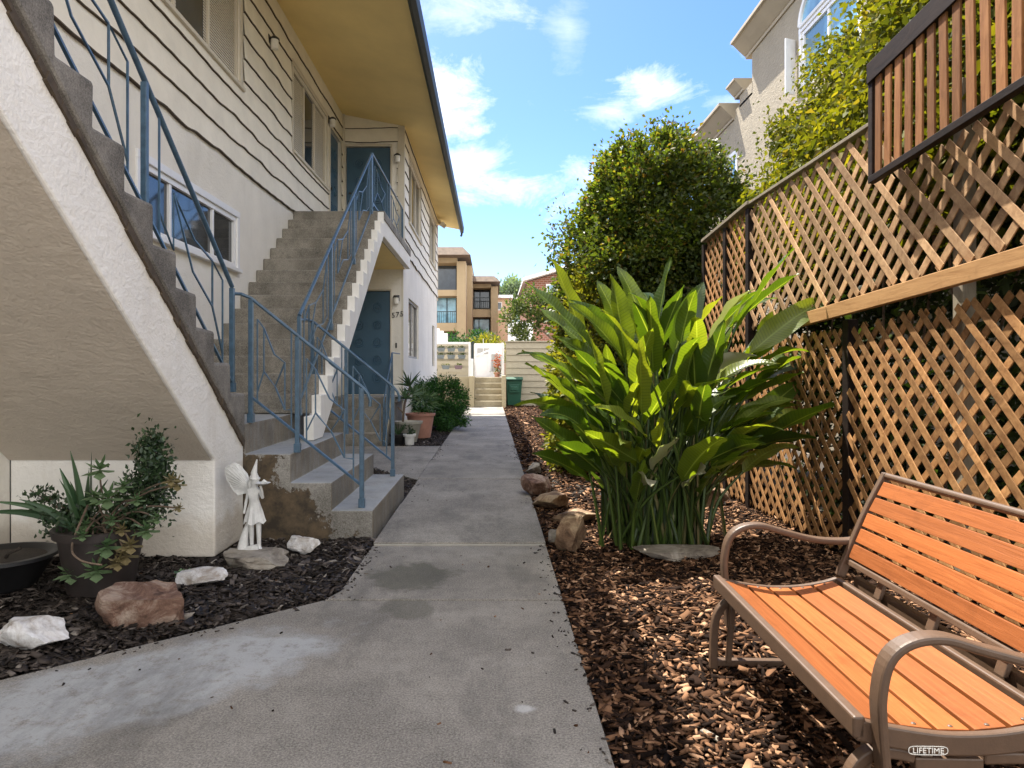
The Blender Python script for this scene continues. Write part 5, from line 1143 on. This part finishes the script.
mb = MB(); c_ = XZ(508, 533, 322, 380, 38); mb.box(c_[0], c_[1], 38, 38.3, 0, c_[3]); tag(build(mb, 'garden_wall', 'white', loc=(1.5, 38, 1)), 'white garden wall under the trimmed tree', 'wall')
mb = MB(); c_ = XZ(431, 447, 333, 380, 34); 
for i in range(4): mb.box(c_[0]+i*.2, c_[0]+i*.2+.2, 34, 34.3, 1, c_[3]+.35-.12*i)
tag(build(mb, 'stepped_wall', 'white', loc=(-2.5, 34, 1)), 'white stepped wall beside the near building corner', 'wall')
tt = thing('trimmed_tree', 'open crowned small tree with forked trunk in front of the brick house', 'tree', (2.8, 33, 1))
trunk(tt, [(3.3, 33, 1), (3.15, 33, 2.6), (3.1, 33, 4.0)], (.14, .08), limbs=[((3.15, 33, 2.4), (2.0, 33, 3.4), .08), ((3.15, 33, 2.9), (2.5, 33.3, 4.4), .07), ((3.15, 33, 3.0), (3.2, 33, 4.8), .06)])
P = []; D = []
for c, r, n in (((1.2, 33, 3.9), (.7, .6, .8), 800), ((2.0, 33, 4.5), (.8, .7, .7), 1000), ((2.9, 33, 4.6), (.8, .7, .6), 900), ((3.5, 33, 4.2), (.6, .6, .7), 700), ((1.6, 33, 3.0), (.6, .6, .5), 500), ((2.3, 33, 3.7), (.6, .6, .6), 450)):
    a, b = crown_points(c, r, n, 22, .16, .7); P.append(a); D.append(b)
P = np.concatenate(P); D = np.concatenate(D); V, F = leafmesh(P, D, rng.uniform(.12, .22, len(P)), .5); npobj('crown', V, F, 'farleaf', tt)
for (nm, lb, c, r, n, mt) in (('garden_bush', 'yellow green bush below the balcony apartments', (-.1, 36, 2.4), (.9, .8, .75), 2000, 'hedge'), ('garden_bush', 'dark bush in front of the apartment balconies', (-1.3, 38, 2.6), (1.5, .8, .8), 2200, 'juniper')):
    t = thing(nm, lb, 'bush', (c[0], c[1], 1)); trunk(t, [(c[0], c[1], 1), (c[0], c[1], 2.2)], (.06, .03)); P, D = crown_points(c, r, n, 30, .16, .75); V, F = leafmesh(P, D, .18, .4); npobj('crown', V, F, mt, t)
t = thing('distant_tree', 'hazy grey green tree on the hill beyond the roofs', 'tree', (4, 110, 0)); trunk(t, [(3.5, 110, 0), (3.4, 110, 9)], (.5, .3)); P = []; D = []
for c, r, n in (((2.2, 110, 13), (3.0, 2, 3), 2600), ((4.6, 110, 10), (3.2, 2, 4.5), 2600), ((.6, 110, 11), (1.8, 2, 3), 1200)):
    a, b = crown_points(c, r, n, 30, .16, .7); P.append(a); D.append(b)
P = np.concatenate(P); D = np.concatenate(D); V, F = leafmesh(P, D, rng.uniform(.5, .8, len(P)), .5); npobj('crown', V, F, 'hazeleaf', t)

# neighbour's house above the fence
nh = thing('stucco_house', 'sand coloured stucco house with arched windows and cornices above the fence at right', 'building', (5.2, 11, 0))
XH = 5.2; fH = plane_fn('-x', XH)
wn = (9.9, 11.75, 5.95, 6.95)
mb = MB(); wall_holes(mb, fH, 2, 14, 0, 7.75, [wn, (14.9, 15.5, 4.9, 5.9)]); mb.quad((XH, 14, 0), (12, 14, 0), (12, 14, 7.75), (XH, 14, 7.75)); wall_holes(mb, fH, 14, 16.9, 0, 6.85, [(14.9, 15.6, 4.9, 5.9)]); mb.quad((XH, 16.9, 0), (12, 16.9, 0), (12, 16.9, 6.85), (XH, 16.9, 6.85)); mb.quad((XH, 2, 0), (12, 2, 0), (12, 2, 7.75), (XH, 2, 7.75)); build(mb, 'wall', 'housewall', nh, fix=False)
mb = MB(); mb.box(XH+.14, 12, 2.1, 13.9, 0, 7.7); mb.box(XH+.14, 12, 13.95, 16.8, 0, 6.8); build(mb, 'interior_core', 'black', nh)  # added unseen block that keeps sun out of the hollow house
def cornice(y0, y1, z, d=.34, h=.36):
    m = MB(); m.prism([(XH+.4, z), (XH-.03, z), (XH-.04, z+.05), (XH-.06, z+.06), (XH-d*.5, z+h*.45), (XH-d*.85, z+h*.78), (XH-d, z+h*.82), (XH-d, z+h), (XH+.4, z+h)], y0, y1+d*.8, 'y')
    return build(m, 'cornice', 'houseband', nh, bevel=.006)
cornice(2, 14.0, 7.62); cornice(14.42, 14.75, 7.05, .22, .26); cornice(15.0, 16.9, 6.66)
mb = MB(); mb.box(XH+.0, 12, 13.98, 14.7, 6.8, 7.05); build(mb, 'parapet', 'housewall', nh)
mb = MB(); mb.box(XH-.10, XH, 8.6, 12.9, 5.58, 5.70); mb.box(XH-.06, XH, 8.6, 12.9, 5.50, 5.578); build(mb, 'band_moulding', 'houseband', nh, bevel=.005)
window(nh, fH, *wn, divs=(10.85,), fw=.07, n0=-.05, frame='white', pane='glassblue', sill=False, casing=.08)
mb = MB(); cy, cz, ra = (wn[0]+wn[1])/2, wn[3]+.09, (wn[1]-wn[0])/2
pts = [(XH-.02, cy+ra*math.cos(a), cz+ra*.62*math.sin(a)) for a in [math.pi*k/20 for k in range(21)]]
mb.tube(pts, .05, 6); mb.tube([pts[0], pts[-1]], .04, 6); ar = build(mb, 'arched_window', 'white', nh, smooth=True)
mb = MB(); mb.prism([(p[1], p[2]) for p in pts], XH-.02, XH-.005, 'x'); build(mb, 'pane', 'glassblue', ar)
mb = MB(); mb.obox((XH-.12, 11.93, 6.45), (.10, .04, 0), (-.006, .014, 0), (0, 0, .47)); cs = build(mb, 'open_casement', 'white', nh, bevel=.006)
window(nh, fH, 14.9, 15.6, 4.9, 5.9, fw=.06, n0=-.05, frame='white', pane='glassblue', sill=True, casing=.08)
